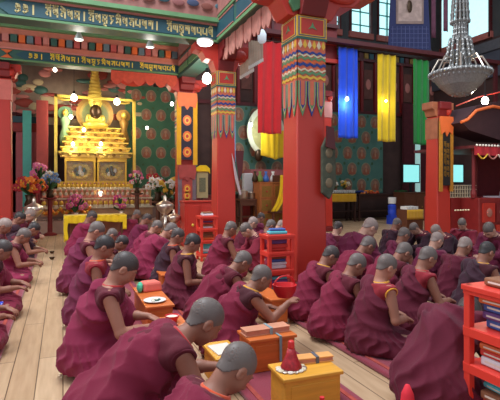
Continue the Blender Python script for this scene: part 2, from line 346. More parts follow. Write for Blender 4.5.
# ---------------------------------------------------------------- inscribed boards
def U(*a): return a
GL = {  # strokes of each letter in a unit cell, head line at v = 1
 'ma': [[(.05, 1), (.95, 1)], [(.2, 1), (.2, .45), (.42, .25), (.2, .2), (.1, .35)], [(.8, 1), (.8, 0)], [(.2, .5), (.8, .5)]],
 'ya': [[(.05, 1), (.4, 1)], [(.25, 1), (.15, .6), (.35, .35), (.6, .5), (.55, .9)], [(.8, 1), (.8, .0)], [(.35, .35), (.8, .3)]],
 'sa': [[(.05, 1), (.95, 1)], [(.2, 1), (.25, .6), (.5, .5), (.15, .2)], [(.5, 1), (.5, .5), (.8, .15)], [(.85, 1), (.85, .0)]],
 'ka': [[(.05, 1), (.95, 1)], [(.18, 1), (.1, .45), (.3, .35)], [(.5, 1), (.48, .35), (.65, .3)], [(.88, 1), (.88, 0)]],
 'la': [[(.1, 1), (.4, .95), (.45, .6), (.15, .35), (.4, .15)], [(.45, .6), (.85, .9), (.85, 0)], [(.55, 1), (.95, 1)]],
 'ga': [[(.05, 1), (.95, 1)], [(.25, 1), (.15, .5), (.4, .4), (.5, .8)], [(.82, 1), (.82, .0)]],
 'ra': [[(.1, 1), (.85, 1)], [(.55, 1), (.3, .6), (.7, .5), (.35, 0)]],
 'ba': [[(.1, 1), (.1, .25), (.85, .25)], [(.85, 1), (.85, .05)], [(.05, 1), (.35, 1)]],
 'pa': [[(.1, 1), (.15, .3), (.85, .3)], [(.85, 1), (.85, 0)], [(.5, 1), (.95, 1)]],
 'da': [[(.1, 1), (.85, 1)], [(.6, 1), (.3, .75), (.7, .6), (.6, .2), (.2, .05)]],
 'head': [[(.2, 1), (.7, .9), (.75, .55), (.3, .5), (.2, .75), (.5, .75)], [(.5, .5), (.8, .3), (.3, .05), (.1, .2)]],
 'shad': [[(.5, 1.05), (.5, -.05)]],
}
VOW = {'o': [[(.1, 1.38), (.3, 1.15), (.5, 1.4), (.7, 1.15), (.9, 1.38)]], 'e': [[(.2, 1.4), (.75, 1.12)]], 'i': [[(.15, 1.12), (.45, 1.4), (.85, 1.15)]], 'u': [[(.5, 0), (.3, -.2), (.75, -.35)]]}
LINE = 'head head shad _ la.o ya.o la.e ya ma shad la.o ya ma.u ra sa.i ya la ba ya ga shad _ la.o ka ma.u ga ya pa ba ya.i'.split()
def inscribe(b, words, u0, u1, v0, v1, fn, mm, d0=.0, d=.008):
    n = len(words); cw = (u1-u0)/n; hh = (v1-v0)*.62; vb = v0+(v1-v0)*.16; th = hh*.078+cw*.012
    for i, wd in enumerate(words):
        if wd == '_': continue
        g, _, vw = wd.partition('.'); st = list(GL[g])+(VOW[vw] if vw else [])
        for s_ in st:
            pts = [(u0+cw*(i+.08+.84*p[0]), vb+hh*.95*p[1]) for p in s_]
            for (a, c), (e, f) in zip(pts[:-1], pts[1:]):
                L = math.hypot(e-a, f-c)+1e-6; nx, ny = -(f-c)/L*th, (e-a)/L*th; ex, ey = (e-a)/L*th*.5, (f-c)/L*th*.5
                q = [(a+nx-ex, c+ny-ey), (a-nx-ex, c-ny-ey), (e-nx+ex, f-ny+ey), (e+nx+ex, f+ny+ey)]
                b.prism(q, d, fn, mm)
def board(x0, x1, y, z0, z1, label, gold):
    t = thing('inscribed_beam', label, 'beam', ((x0+x1)/2, y+.15, z0))
    def bm_(b):
        b.box(x0, x1, y, y+.3, z0, z1, DGREEN); b.box(x0-.02, x1+.02, y-.03, y, z1-.035, z1, PINK); b.box(x0-.02, x1+.02, y-.03, y, z0, z0+.035, GREEN)
    part1(t, 'beam', bm_)
    h = (z1-z0)/2; zc = (z0+z1)/2; fn = lambda u, v, d: (u, y-d, v)
    def pl(b):
        e = x1-.28; s_ = x0+.45
        b.prism([(s_, z0+.05), (e, z0+.05), (e+.16, zc), (e, z1-.05), (s_, z1-.05), (s_-.16, zc)], .02, fn, TEAL)
        for xx in (x0+.12, x1-.1): b.prism([(xx-.11, z0+.05), (xx+.02, zc), (xx-.11, z1-.05), (xx+.11, z1-.05), (xx-.0, zc), (xx+.11, z0+.05)], .015, fn, ORANGE)
    part1(t, 'name_panel', pl)
    part1(t, 'inscription', lambda b: inscribe(b, LINE, x0+.52, x1-.3, z0+.055, z1-.05, lambda u, v, d: fn(u, v, d+.02), gold), 'gilt lettering')
board(-1.2, 2.75, 7.75, 3.80, 4.12, 'upper teal beam with pale gilt script, nearest the camera', mat('old_gilt', rgb(206, 190, 130), .5))
board(-1.2, 2.75, 10.70, 3.86, 4.13, 'lower teal beam with bright gilt script above the altar', mat('bright_gilt_letters', rgb(250, 214, 70), .5))
# frieze over the lower beam
t = thing('painted_frieze', 'painted frieze of coloured blocks above the lower inscribed beam', 'frieze', (.75, 10.7, 4.13))
def fz(b):
    b.box(-1.2, 2.75, 10.66, 10.95, 4.13, 4.22, mat('terracotta_paint', rgb(186, 112, 92), .6, var=.15))
    b.box(-1.2, 2.75, 10.60, 10.95, 4.38, 4.50, mat('terracotta_paint', rgb(186, 112, 92), .6))
    b.box(-1.2, 2.75, 10.66, 10.95, 4.22, 4.38, MAR); b.box(-1.2, 2.75, 10.50, 10.95, 4.50, 4.74, GREEN)
part1(t, 'moulding', fz)
def fb(b):
    for i in range(26):
        x = -1.15+i*.152; b.box(x, x+.12, 10.56, 10.7, 4.225, 4.375, (PINK, DGREEN, ORANGE, mat('grey_blue_paint', rgb(96, 116, 124), .6), mat('rose_paint', rgb(184, 84, 80), .6))[i % 5])
part1(t, 'block', fb)['kind'] = 'stuff'
t = thing('painted_frieze', 'carved red and blue floral frieze above the upper inscribed beam', 'frieze', (.75, 7.7, 4.12))
def fz2(b):
    b.box(-1.4, 2.9, 7.62, 8.1, 4.12, 4.19, GREEN); b.box(-1.4, 2.9, 7.66, 8.1, 4.19, 4.75, mat('haze_lightened_red', rgb(150, 100, 92), .7, var=.3, scale=10))  # red beam paint lightened, haze put into its colour
    for i in range(17):
        x = -1.2+i*.25; b.ell((x, 7.62, 4.36+.03*(i % 2)), (.11, .015, .06), (mat('dull_rose', rgb(126, 76, 74), .8), mat('dull_blue', rgb(56, 68, 96), .8), mat('dull_rust', rgb(116, 64, 54), .8), TEAL)[i % 4], 10, 6)
        b.ell((x+.12, 7.63, 4.56), (.07, .015, .05), (DGREEN, mat('dull_rose', (1, 1, 1)))[i % 2], 8, 6)
    b.box(-1.4, 2.9, 7.58, 8.1, 4.75, 5.6, mat('haze_lightened_red', rgb(130, 70, 66), .7))
part1(t, 'moulding', fz2)
# beam along the aisle, from the near column back to the altar frame
t = thing('aisle_beam', 'green edged beam running from the big column towards the altar', 'beam', (2.7, 7, 3.8))
def ab(b):
    b.box(2.53, 2.9, 1.5, 10.7, 3.81, 4.25, DGREEN); b.box(2.50, 2.53, 1.5, 7.7, 3.81, 3.86, GREEN); b.box(2.50, 2.53, 1.5, 7.7, 4.20, 4.26, GREEN)
    b.box(2.49, 2.54, 1.5, 10.7, 4.25, 4.9, mat('haze_lightened_red', (.2, .1, .1)))
    for i in range(3): y = 4.9+i*1.0; b.box(2.515, 2.53, y, y+.85, 3.90, 4.16, TEAL); b.box(2.505, 2.53, y, y+.85, 3.89, 3.905, PINK); b.box(2.505, 2.53, y, y+.85, 4.155, 4.17, PINK)
    for i in range(3): y = 7.95+i*.92; b.box(2.50, 2.53, y, y+.8, 3.88, 4.0, GREEN); b.box(2.50, 2.53, y, y+.8, 4.05, 4.17, PINK)
part1(t, 'beam', ab)
def fringe(x, ya, yb, z1, z0, mm, label, along='y', n=14):
    m = MB()
    for i in range(n):
        a = ya+(yb-ya)*i/n; c = ya+(yb-ya)*(i+1)/n; k = 6
        pts = [(a, z1)]+[(a+(c-a)*j/k, z0+.10*(1-math.sin(math.pi*j/k))+.03*(i % 2)) for j in range(k+1)]+[(c, z1)]
        m.prism(pts, .02, (lambda u, v, d: (x+d+.015*(i % 2), u, v)) if along == 'y' else (lambda u, v, d: (u, x-d-.015*(i % 2), v)), mm)
    return solo(m, 'hanging_valance', label, 'valance')
fringe(2.6, 5.3, 7.75, 3.81, 3.45, mat('pale_valance', rgb(176, 116, 104), .8, var=.3, scale=12), 'pale pink scalloped valance hung under the aisle beam')
fringe(10.78, 1.0, 2.5, 3.86, 3.55, mat('orange_valance', rgb(198, 78, 56), .8, var=.2, scale=12), 'orange red valance hung right of the golden spire', 'x', 6)
# side gallery front with hanging cloths
t = thing('gallery_front', 'red panelled gallery front behind the hanging silk cloths', 'gallery', (5, 10.8, 3.9))
def gf(b):
    b.box(2.95, 7.0, 10.85, 11.0, 4.6, 6.3, DRED)
    for z in (4.6, 5.1, 5.55, 6.2): b.box(2.95, 7.0, 10.76, 11.0, z, z+.10, RED if z < 5.5 else MAR)
    for i in range(8): b.box(3.0+i*.5, 3.06+i*.5, 10.8, 10.9, 4.6, 6.3, MAR)
    b.box(2.95, 12.9, 10.52, 10.76, 5.09, 5.2, MAR); b.box(12.8, 12.9, 10.66, 10.76, 0, 5.2, MAR)
part1(t, 'panelling', gf)
def cloth_strip(px, wpx, z0, z1, mm, label, cat='hanging cloth', D=None, y=10.7):
    t_ = (px-250)/FPX; D = y/(CA-t_*SA); p = ray(px, D, 0); hw = wpx/FPX*D/2/ (CA+.0)*.96
    m = MB(); ph = random.uniform(0, 6)
    m.sheet(26, 30, lambda u, v: (p.x-hw+2*hw*u, y+.02*math.sin(u*17+ph+v*1.5)+.012*math.sin(u*31)*v, z1+(z0-z1)*v+.012*math.sin(u*9)*v), mm)
    t = thing('silk_banner', label, cat, (p.x, y, z0)); m.build('cloth', t, smooth='full')
    part1(t, 'rod', lambda b: b.cyl((p.x-hw-.04, y, z1), (p.x+hw+.04, y, z1), .022, .022, DWOOD))
    part1(t, 'cord', lambda b: (b.cyl((p.x-hw*.7, y, z1), (p.x, y+.0, 5.11), .005, .005, DWOOD, 6), b.cyl((p.x+hw*.7, y, z1), (p.x, y+.0, 5.11), .005, .005, DWOOD, 6)))
cloth_strip(270, 25, 2.58, 4.95, SRED, 'long red silk banner hanging left of the big column')
cloth_strip(348, 22, 2.55, 5.05, SBLUE, 'bright blue silk banner hanging right of the big column')
cloth_strip(387, 21, 2.5, 5.0, SYEL, 'golden yellow silk banner between the blue and green ones')
cloth_strip(421.5, 20, 2.45, 4.98, SGREEN, 'green silk banner hanging left of the chandelier')
# glowing bulbs beside banners
def bulb(loc, label, r=.035, power=12, col=(1, .85, .62), mm=None, grp=None, cable=.3):
    t = thing('light_bulb', label, 'light bulb', loc, grp)
    o = part1(t, 'glass', lambda b: b.lathe([(r*.2, -r), (r*.75, -r*.7), (r, 0), (r*.8, r*.7), (r*.4, r*1.2)], loc, mm or BULB, 12), smooth='full'); o.visible_shadow = True
    part1(t, 'socket', lambda b: b.cyl((loc[0], loc[1], loc[2]+r*1.2), (loc[0], loc[1], loc[2]+r*2.2), r*.4, r*.35, BLACK))
    if cable: part1(t, 'cord', lambda b: b.cyl((loc[0], loc[1], loc[2]+r*2.2), (loc[0], loc[1], loc[2]+r*2.2+cable), .006, .006, BLACK, 6))
    if power:
        l = bpy.data.lights.new('bulb_light', 'POINT'); l.energy = power; l.color = col; l.shadow_soft_size = r*1.3
        lo = bpy.data.objects.new('bulb_light', l); COL.objects.link(lo); lo.parent = t; lo.location = (0, 0, -r*1.9-.02)
    return t
def atY(px, py, y):
    t_ = (px-250)/FPX; D = y/(CA-t_*SA); return tuple(ray(px, D, HC+(YH-py)*D/FPX))
bulb(atY(347, 99, 10.55), 'bare bulb glowing in front of the blue silk banner', .05, 10, (.6, .85, 1), BULBC, cable=2.7)
bulb(atY(386, 101, 10.55), 'bare bulb glowing in front of the yellow silk banner', .03, 4, (1, .9, .5), cable=2.7)
bulb(atY(207, 79, 9.2), 'bright warm bulb glowing under the beam near the altar', .10, 55, (1, .88, .75), cable=.6)
# ---------------------------------------------------------------- banner panels on columns
def hung_panel(x, y, w_, z0, z1, label, framemat, mid, med, letters=False, topm=None):
    t = thing('column_banner', label, 'banner', (x, y, z0)); fn = lambda u, v, d: (x+u, y-d, v); h = w_/2
    part1(t, 'border', lambda b: [b.prism([(s_*h-(.0 if s_ > 0 else 0)-(h*.42 if s_ > 0 else 0), z0), (s_*h+(h*.42 if s_ < 0 else 0), z0), (s_*h+(h*.42 if s_ < 0 else 0), z1), (s_*h-(h*.42 if s_ > 0 else 0), z1)], .03, fn, framemat) for s_ in (-1, 1)])
    part1(t, 'centre_panel', lambda b: b.box(x-h*.6, x+h*.6, y-.022, y, z0+.12, z1-.22, mid))
    def tp(b):
        b.prism([(-h, z1-.05), (-h*.8, z1-.26), (-h*.3, z1-.2), (0, z1-.3), (h*.3, z1-.2), (h*.8, z1-.26), (h, z1-.05), (h*.9, z1+.1), (-h*.9, z1+.1)], .045, fn, topm or ORANGE)
    part1(t, 'top_flap', tp)
    def md(b):
        if letters:
            for j in range(6):
                zz = z1-.42-j*(z1-z0-.7)/6; inscribe(b, [('ya.o', 'sa'), ('ka.u', 'la'), ('ma.i', 'ga')][j % 3], -h*.42, h*.42, zz-.12, zz+.02, lambda u, v, d: fn(u, v, d+.022), DGOLD)
        else:
            n = 3
            for j in range(n):
                zz = z0+.3+j*(z1-z0-.7)/(n-.6)
                for s_, mm in ((1, med), (.62, GOLDP), (.35, RED)): b.prism([(h*.42*s_*math.cos(2*math.pi*i/12), zz+h*.5*s_*math.sin(2*math.pi*i/12)) for i in range(12)], .03+.004*(1-s_), fn, mm)
    part1(t, 'ornament', md)
hung_panel(2.72, 10.66, .50, 1.75, 3.35, 'yellow edged banner with dark medallion panel on the altar column', YELD, mat('navy_brocade', rgb(40, 36, 56), .8, var=.3), ORANGE)
hung_panel(2.72, 10.66, .44, .55, 1.65, 'rose cloth panel with round emblem low on the altar column', mat('grey_brocade', rgb(110, 92, 100), .8, var=.3), mat('rose_brocade', rgb(160, 66, 62), .8, var=.2), ORANGE, topm=mat('rose_brocade', (.3, .1, .1)))
hung_panel(7.11, 7.07, .35, 1.15, 2.55, 'gold framed dark scroll with script on the right column', mat('gold_frame', rgb(186, 130, 44), .5, metal=.2, var=.25, scale=20), BLACK, ORANGE, letters=True)
# hanging brocade drum-shaped banner on right of big column
t = thing('brocade_hanging', 'dark green brocade hanging on the right edge of the big column', 'hanging', (2.93, 4.78, 1.15))
def bh(b):
    b.prism([(2.86, 1.2), (2.97, 1.12), (3.06, 1.3), (3.05, 1.75), (2.96, 1.95), (2.86, 1.75)], .05, lambda u, v, d: (u, 4.80-d, v), mat('green_brocade', rgb(74, 78, 62), .8, var=.4, scale=18))
part1(t, 'cloth', bh, bevel=.015)
part1(t, 'medallion', lambda b: [b.ell((2.955, 4.75, z), (.05, .012, .06), mat('brocade_motif', rgb(120, 104, 78), .7, var=.3, scale=20), 10, 6) for z in (1.32, 1.5, 1.68)])
part1(t, 'red_end', lambda b: b.prism([(2.9, 1.75), (3.02, 1.72), (3.0, 1.98), (2.9, 2.0)], .03, lambda u, v, d: (u, 4.74-d, v), MAR))
# ---------------------------------------------------------------- altar
AX = .86
alt = thing('altar', 'tiered golden altar with glass cases and a pale wooden step', 'altar', (AX, 13.6, 0))
part1(alt, 'plinth', lambda b: (b.box(AX-1.9, AX+1.9, 12.9, 14.3, 0, .34, mat('pale_step', rgb(176, 146, 128), .6, var=.1)), b.box(AX-1.75, AX+1.75, 13.1, 14.3, .34, .62, mat('brown_front', rgb(140, 110, 96), .6))), bevel=.01)  # upper plinth a plain darker brown than the step
part1(alt, 'offering_shelf', lambda b: [(b.box(AX-1.40, AX+1.5, 13.0+.12*i, 14.0, .64+.24*i, .68+.24*i, CREAM), b.box(AX-1.38, AX+1.48, 13.06+.12*i, 14.0, .44+.24*i, .64+.24*i, (mat('shelf_tan', rgb(176, 132, 96), .6, var=.15), mat('shelf_rose', rgb(190, 130, 104), .6, var=.15), mat('shelf_sand', rgb(206, 172, 110), .6, var=.15))[i])) for i in range(3)])
CX = (AX-.42, AX+.42)
def cases(b):
    b.box(AX-1.0, AX+1.0, 13.5, 14.1, 1.16, 1.36, GOLDP)
    for x in CX:
        b.box(x-.40, x+.40, 13.45, 14.1, 1.32, 1.38, GOLDP); b.box(x-.40, x+.40, 13.45, 14.1, 1.92, 2.03, GOLDP)
        for dx in (-.40, .35): b.box(x+dx, x+dx+.05, 13.45, 13.52, 1.38, 1.92, GOLDP)
        b.box(x-.38, x+.38, 13.85, 13.9, 1.38, 1.92, mat('gilt_back', rgb(214, 170, 70), .5, metal=.1, var=.25, scale=10))
part1(alt, 'case', cases)
for k, x in enumerate(CX):
    def orn(b, x=x):
        for i in range(12):
            a = math.pi*2*i/12; b.ell((x+.25*math.cos(a), 13.72, 1.65+.17*math.sin(a)), (.09, .04, .06), GOLD, 8, 6)
        for i in range(5):
            a = math.pi*2*i/5+.3; b.ell((x+.11*math.cos(a), 13.66, 1.65+.09*math.sin(a)), (.045, .03, .07), (DGREEN, WHITE, BRONZE)[(i+k) % 3], 8, 6)
        b.ell((x, 13.64, 1.63), (.05, .03, .09), WHITE if k == 0 else BRONZE, 8, 6)
    part1(alt, 'case_ornament', orn, smooth='full')
def tiers(b):
    for j in range(6):
        z = 2.03+.148*j; hw = .99-.055*j
        b.box(AX-hw, AX+hw, 13.35+.10*j, 14.2, z+.11, z+.15, GOLD); b.box(AX-hw+.06, AX+hw-.06, 13.42+.10*j, 14.2, z, z+.12, mat('bright_gold_paint', rgb(222, 182, 84), .4, var=.2))
        for i in range(9):
            x = AX-hw+.08+(2*hw-.16)*i/8
            b.ell((x, 13.40+.10*j, z+.07), (.055, .035, .04), GOLD if (i+j) % 2 else DGOLD, 8, 6)
part1(alt, 'tier', tiers)
part1(alt, 'glass_front', lambda b: [b.box(x-.35, x+.35, 13.47, 13.475, 1.38, 1.92, GLASS) for x in CX])
part1(alt, 'frame', lambda b: [b.box(AX+s*1.04-.04, AX+s*1.04+.04, 13.5, 13.6, 1.36, 3.72, GOLD) for s in (-1, 1)]+[b.box(AX-1.08, AX+1.08, 13.5, 13.6, 3.66, 3.72, GOLD)])
st = thing('seated_statue', 'dark faced golden statue in a round halo on the altar top', 'statue', (AX, 13.95, 2.92))
def ring(b, cx, cz, r, y, mm, d=.04, n=24, rz=None): b.prism([(cx+r*math.cos(2*math.pi*i/n), cz+(rz or r)*math.sin(2*math.pi*i/n)) for i in range(n)], d, lambda u, v, w_: (u, y-w_, v), mm)
part1(st, 'halo', lambda b: (ring(b, AX, 3.32, .52, 14.1, DGOLD), ring(b, AX, 3.3, .42, 14.05, mat('antique_gold', rgb(150, 130, 62), .5, metal=.2, var=.3), .03), ring(b, AX, 3.28, .36, 14.02, mat('dull_green', rgb(110, 120, 70), .5, var=.3), .02)))
part1(st, 'body', lambda b: (b.ell((AX, 13.85, 2.98), (.36, .2, .12), GOLD), b.ell((AX, 13.88, 3.15), (.2, .14, .22), GOLD), b.ell((AX, 13.78, 3.34), (.17, .14, .21), BRONZE), b.ell((AX-.2, 13.86, 3.1), (.07, .08, .18), GOLD), b.ell((AX+.2, 13.86, 3.1), (.07, .08, .18), GOLD)), smooth='full')
part1(st, 'crown', lambda b: [b.cyl((AX+.06*i, 13.78, 3.50), (AX+.085*i, 13.76, 3.64-.012*abs(i)), .03, .006, GOLD, 8) for i in (-2, -1, 0, 1, 2)])
sp = thing('golden_spire', 'stepped golden spire rising behind the dark faced statue', 'spire', (AX, 14.12, 3.55))
part1(sp, 'spire', lambda b: b.lathe([(.20, 3.55), (.22, 3.66), (.2, 3.68)]+[q for i in range(9) for q in ((.21-.013*i, 3.72+.10*i), (.21-.013*i, 3.78+.10*i), (.16-.013*i, 3.79+.10*i))]+[(.02, 4.66)], (AX, 14.14, 0), GOLD, 20))
for s in (-1, 1): part1(sp, 'wing', lambda b: b.tube([(AX+s*(.15+.14*i), 14.14, 3.75+.06*math.sin(i)) for i in range(7)], .035, GOLD))
for s, nm in ((-1, 'pale green figure in scarf at left of the golden tiers'), (1, 'gilded attendant figure at right of the golden tiers')):
    t = thing('attendant_statue', nm, 'statue', (AX+s*.80, 13.95, 2.3))
    mm = mat('pale_green_scarf', rgb(150, 190, 140), .7) if s < 0 else DGOLD
    x = AX+s*.80
    part1(t, 'body', lambda b: b.lathe([(.13, 2.3), (.16, 2.5), (.09, 2.8), (.14, 3.0), (.05, 3.1), (.04, 3.14)], (x, 13.95, .1), mm, 12), smooth='full')
    part1(t, 'head', lambda b: b.ell((x, 13.95, 3.3), (.08, .08, .10), GOLD))
    part1(t, 'halo', lambda b: ring(b, x, 3.3, .2, 14.1, GREEN if s < 0 else DGOLD, .03))
# wall ornaments behind altar
m = MB()
m.box(-2.6, 2.6, 14.38, 14.46, 3.0, 4.7, mat('haze_tinted_relief', rgb(140, 122, 104), .8, var=.3, scale=4))  # relief board kept pale, haze painted into its colour
for i in range(70):
    x = random.uniform(-2.3, 2.3); z = random.uniform(3.3, 4.6)
    m.ell((x, 14.38, z), (random.uniform(.12, .3), .05, random.uniform(.05, .14)), random.choice([mat('scroll_cream', rgb(186, 168, 130), .7), mat('scroll_red', rgb(150, 62, 50), .7), DGREEN, mat('scroll_cream', (1, 1, 1)), PINK]), 10, 6)
for x in (-2.8, -1.7, -.5): m.box(x, x+.9, 14.36, 14.44, 3.2, 3.3, MAR)
solo(m, 'carved_screen', 'carved cloud and dragon relief around the golden spire', 'relief', smooth='full')
solo((lambda b: (b.ell((1.95, 14.2, 4.55), (.5, .12, .32), mat('red_cushion_cloth', rgb(196, 60, 44), .8), 16, 10), b)[1])(MB()), 'red_canopy_puff', 'round red cloth swag right of the golden spire', 'cloth swag', smooth='full')
m = MB(); m.box(-.68, -.38, 13.9, 14.0, 0, 3.6, mat('rose_post', rgb(176, 72, 64), .5)); solo(m, 'door_post', 'rose red post left of the altar, before the pink doors', 'post', bevel=.01)
m = MB(); m.box(-1.02, -.80, 13.9, 14.0, 0, 3.3, TURQ); solo(m, 'door_post', 'turquoise post beside the pink doors', 'post', bevel=.01)
# little offerings: one of each kind, then copies
def offering(kind, x, y, z):
    t = thing('torma' if kind else 'altar_figurine', '', 'offering', (x, y, z))
    if kind: part1(t, 'cone', lambda b: b.lathe([(.055, 0), (.06, .02), (.035, .07), (.02, .13), (.004, .16)], (x, y, z), mat('torma_pink', rgb(206, 128, 104), .6, var=.25, scale=30), 10)); part1(t, 'disc', lambda b: b.ell((x, y-.04, z+.075), (.032, .012, .032), CREAM, 10, 6))
    else: part1(t, 'base', lambda b: b.lathe([(.05, 0), (.05, .03), (.03, .04)], (x, y, z), CREAM, 10)); part1(t, 'figure', lambda b: (b.ell((x, y, z+.075), (.04, .035, .045), GOLDP, 8, 6), b.ell((x, y, z+.125), (.02, .02, .025), PINK, 8, 6)))
    return t
pr = [offering(0, AX-1.3, 13.08, .68), offering(1, AX-1.3, 13.20, .92)]
for j, (z, y, ki, n, lab, g) in enumerate(((.68, 13.06, 0, 20, 'small gilt figurine on the lowest white altar shelf', 'figurines on the lowest altar shelf'), (.92, 13.20, 1, 21, 'small red torma cone on the middle altar shelf', 'torma cones on the middle altar shelf'), (1.16, 13.36, 0, 17, 'small gilt figurine on the top altar shelf under the glass cases', 'figurines on the top altar shelf'))):
    for i in range(n):
        o = pr[ki] if (i == 0 and j < 2) else copy_tree(pr[ki]); o.location = (AX-1.32+2.8*i/n, y, z) if j < 2 else (AX-.95+1.9*i/n, y, z); o['label'] = lab; o['group'] = g
        o.scale = (1.35, 1.2, 1.45) if j < 2 else (1.1, 1, 1.15)
# water bowls
def wb():
    t = thing('offering_bowl', 'small silver bowl at the front of the altar shelf', 'bowl', (AX-1.3, 12.95, .34), 'silver bowls along the altar front')
    part1(t, 'bowl', lambda b: b.lathe([(.025, 0), (.03, .01), (.045, .04), (.042, .04), (.02, .015)], (AX-1.3, 12.95, .34), SILVER, 10)); return t
b0 = wb()
for i in range(1, 16): o = copy_tree(b0); o.location.x = AX-1.3+.18*i
def garland(x0, x1, y, z, n, mm, label):
    m = MB(); pts = []
    for k in range(n):
        a = x0+(x1-x0)*k/n; c = x0+(x1-x0)*(k+1)/n
        for j in range(9): u = j/8; pts.append((a+(c-a)*u, z-.13*math.sin(math.pi*u)))
    for i, (x, zz) in enumerate(pts): m.ell((x, y+random.uniform(-.01, .01), zz), .042, mm if i % 3 else GOLDP, 8, 6, .15)
    return solo(m, 'flower_garland', label, 'garland', smooth='full')
garland(AX-1.4, AX-.2, 12.96, .66, 5, FO, 'orange flower garland looped along the altar front')
def bouquet(x, y, z, petals, label, h=.35, s=1.0, vase=SILVER, n=26, name='flower_vase'):
    t = thing(name, label, 'flowers', (x, y, z))
    part1(t, 'vase', lambda b: b.lathe([(.06*s, 0), (.08*s, .03*s), (.05*s, .1*s), (.07*s, .17*s)], (x, y, z), vase, 12), smooth='full')
    def lf(b):
        for i in range(n):
            a = random.uniform(0, 6.28); r = random.uniform(0, .16)*s; b.cyl((x, y, z+.15*s), (x+r*1.3*math.cos(a), y+r*1.3*math.sin(a), z+.15*s+random.uniform(.3, 1)*h), .008, .02*s, LEAF, 6)
    part1(t, 'leaves', lf)
    def pt(b):
        for i in range(n):
            a = random.uniform(0, 6.28); r = random.uniform(.02, .2)*s; zz = z+.15*s+random.uniform(.35, 1.1)*h
            c = (x+r*math.cos(a), y+r*math.sin(a), zz); mm = random.choice(petals)
            for k in range(5): b.ell((c[0]+.03*s*math.cos(k*1.26), c[1]+.012*k-.02, c[2]+.03*s*math.sin(k*1.26)), (.03*s, .014*s, .03*s), mm, 6, 5)
            b.ell((c[0], c[1]-.02*s, c[2]), .014*s, GOLDP, 6, 5)
    part1(t, 'petals', pt, smooth='full')
def foot(px, D): p = ray(px, D, 0); return p.x, p.y
x, y = foot(75, 12.0); bouquet(x, y, .34, [FP, FP, mat('magenta_petals', rgb(206, 70, 140), .7)], 'pink bouquet left on the front of the altar', .4, 1.3)
x, y = foot(121, 12.7); bouquet(x, y, .34, [FP, mat('magenta_petals', (1, 0, 1))], 'pink bouquet behind the right end of the yellow table', .4, 1.3)
for px_, D_, pet, lab, z_, s_ in ((40, 12.0, [FP, FP, FW], 'tall pink flowers left of the glass cases', 1.15, 1.4), (50, 11.6, [FW, mat('blue_petals', rgb(120, 150, 190), .7)], 'white and blue flowers left of the glass cases', .95, 1.2), (30, 11.0, [FR, FO, FR], 'dark red and orange flowers by the rose post', .75, 1.7),
    (158, 11.8, [FR, FR, FW], 'red and white flowers right of the altar shelves', .85, 1.4), (169, 11.6, [FW, FW, GOLDP], 'white flowers beside the red ones, right of the altar', .75, 1.2), (176, 12.0, [GOLDP, FO], 'yellow flowers near the banner dressed column', .85, 1.0), (137, 12.3, [FP, FW], 'small pink flowers at the end of the altar shelves', 1.05, .9)):
    x, y = foot(px_, D_); bouquet(x, y, z_, pet, lab, .4, s_, BRONZE)
    m = MB(); m.lathe([(.17, 0), (.17, .04), (.06, .08), (.05, z_-.06), (.16, z_-.03), (.16, z_)], (x, y, 0), BWOOD if px_ > 100 else DRED, 12); solo(m, 'plant_stand', 'turned stand carrying the '+lab, 'stand', smooth=True)
def urn(px, D, z0, s, label):
    x, y = foot(px, D); t = thing('silver_lamp', label, 'butter lamp', (x, y, 0))
    part1(t, 'stand', lambda b: b.lathe([(.16, 0), (.17, .05), (.05, .10), (.04, z0*.6), (.07, z0*.65), (.04, z0*.7), (.05, z0)], (x, y, 0), SILVER, 16), smooth='full')
    part1(t, 'bowl', lambda b: b.lathe([(.04*s, 0), (.09*s, .04*s), (.17*s, .12*s), (.19*s, .22*s), (.17*s, .23*s), (.1*s, .27*s), (.04*s, .30*s), (.03*s, .38*s), (.005*s, .42*s)], (x, y, z0), SILVER, 18), smooth='full')
urn(34, 9.2, .62, 1, 'tall silver lamp on stand at the far end of the left aisle')
urn(165, 10.2, .62, 1.05, 'larger silver lamp on stand right of the yellow table')
urn(174, 9.7, .46, .75, 'smaller silver lamp beside the larger one')
# yellow table
t = thing('altar_table', 'low table under a bright yellow cloth before the altar', 'table', (.62, 10.2, 0))
part1(t, 'frame', lambda b: (b.box(.06, 1.2, 9.98, 10.45, .60, .64, BWOOD), [b.box(a, a+.05, c, c+.05, 0, .60, BWOOD) for a in (.08, 1.13) for c in (10.0, 10.38)], b.box(.1, 1.16, 10.3, 10.33, .05, .60, mat('table_front', rgb(172, 112, 84), .6))))
def yc(b):
    b.box(.02, 1.24, 9.93, 10.48, .64, .655, YEL)
    b.sheet(40, 6, lambda u, v: (.02+1.22*u, 9.93+.012*math.sin(u*60), .65-v*(.13+.02*math.sin(u*9))), YEL, .008)
    b.sheet(10, 10, lambda u, v: (.02+.012*math.sin(v*12+u*20), 10.45-.52*u, .65-.52*v*(1 if u > .6 else .8)), YEL, .008)
    b.sheet(8, 10, lambda u, v: (.02+.07*u+.01*math.sin(v*9), 9.925, .65-.50*v), YEL, .008); b.sheet(8, 8, lambda u, v: (1.16+.08*u, 9.925, .65-.3*v), YEL, .008)
part1(t, 'tablecloth', yc, smooth='full')
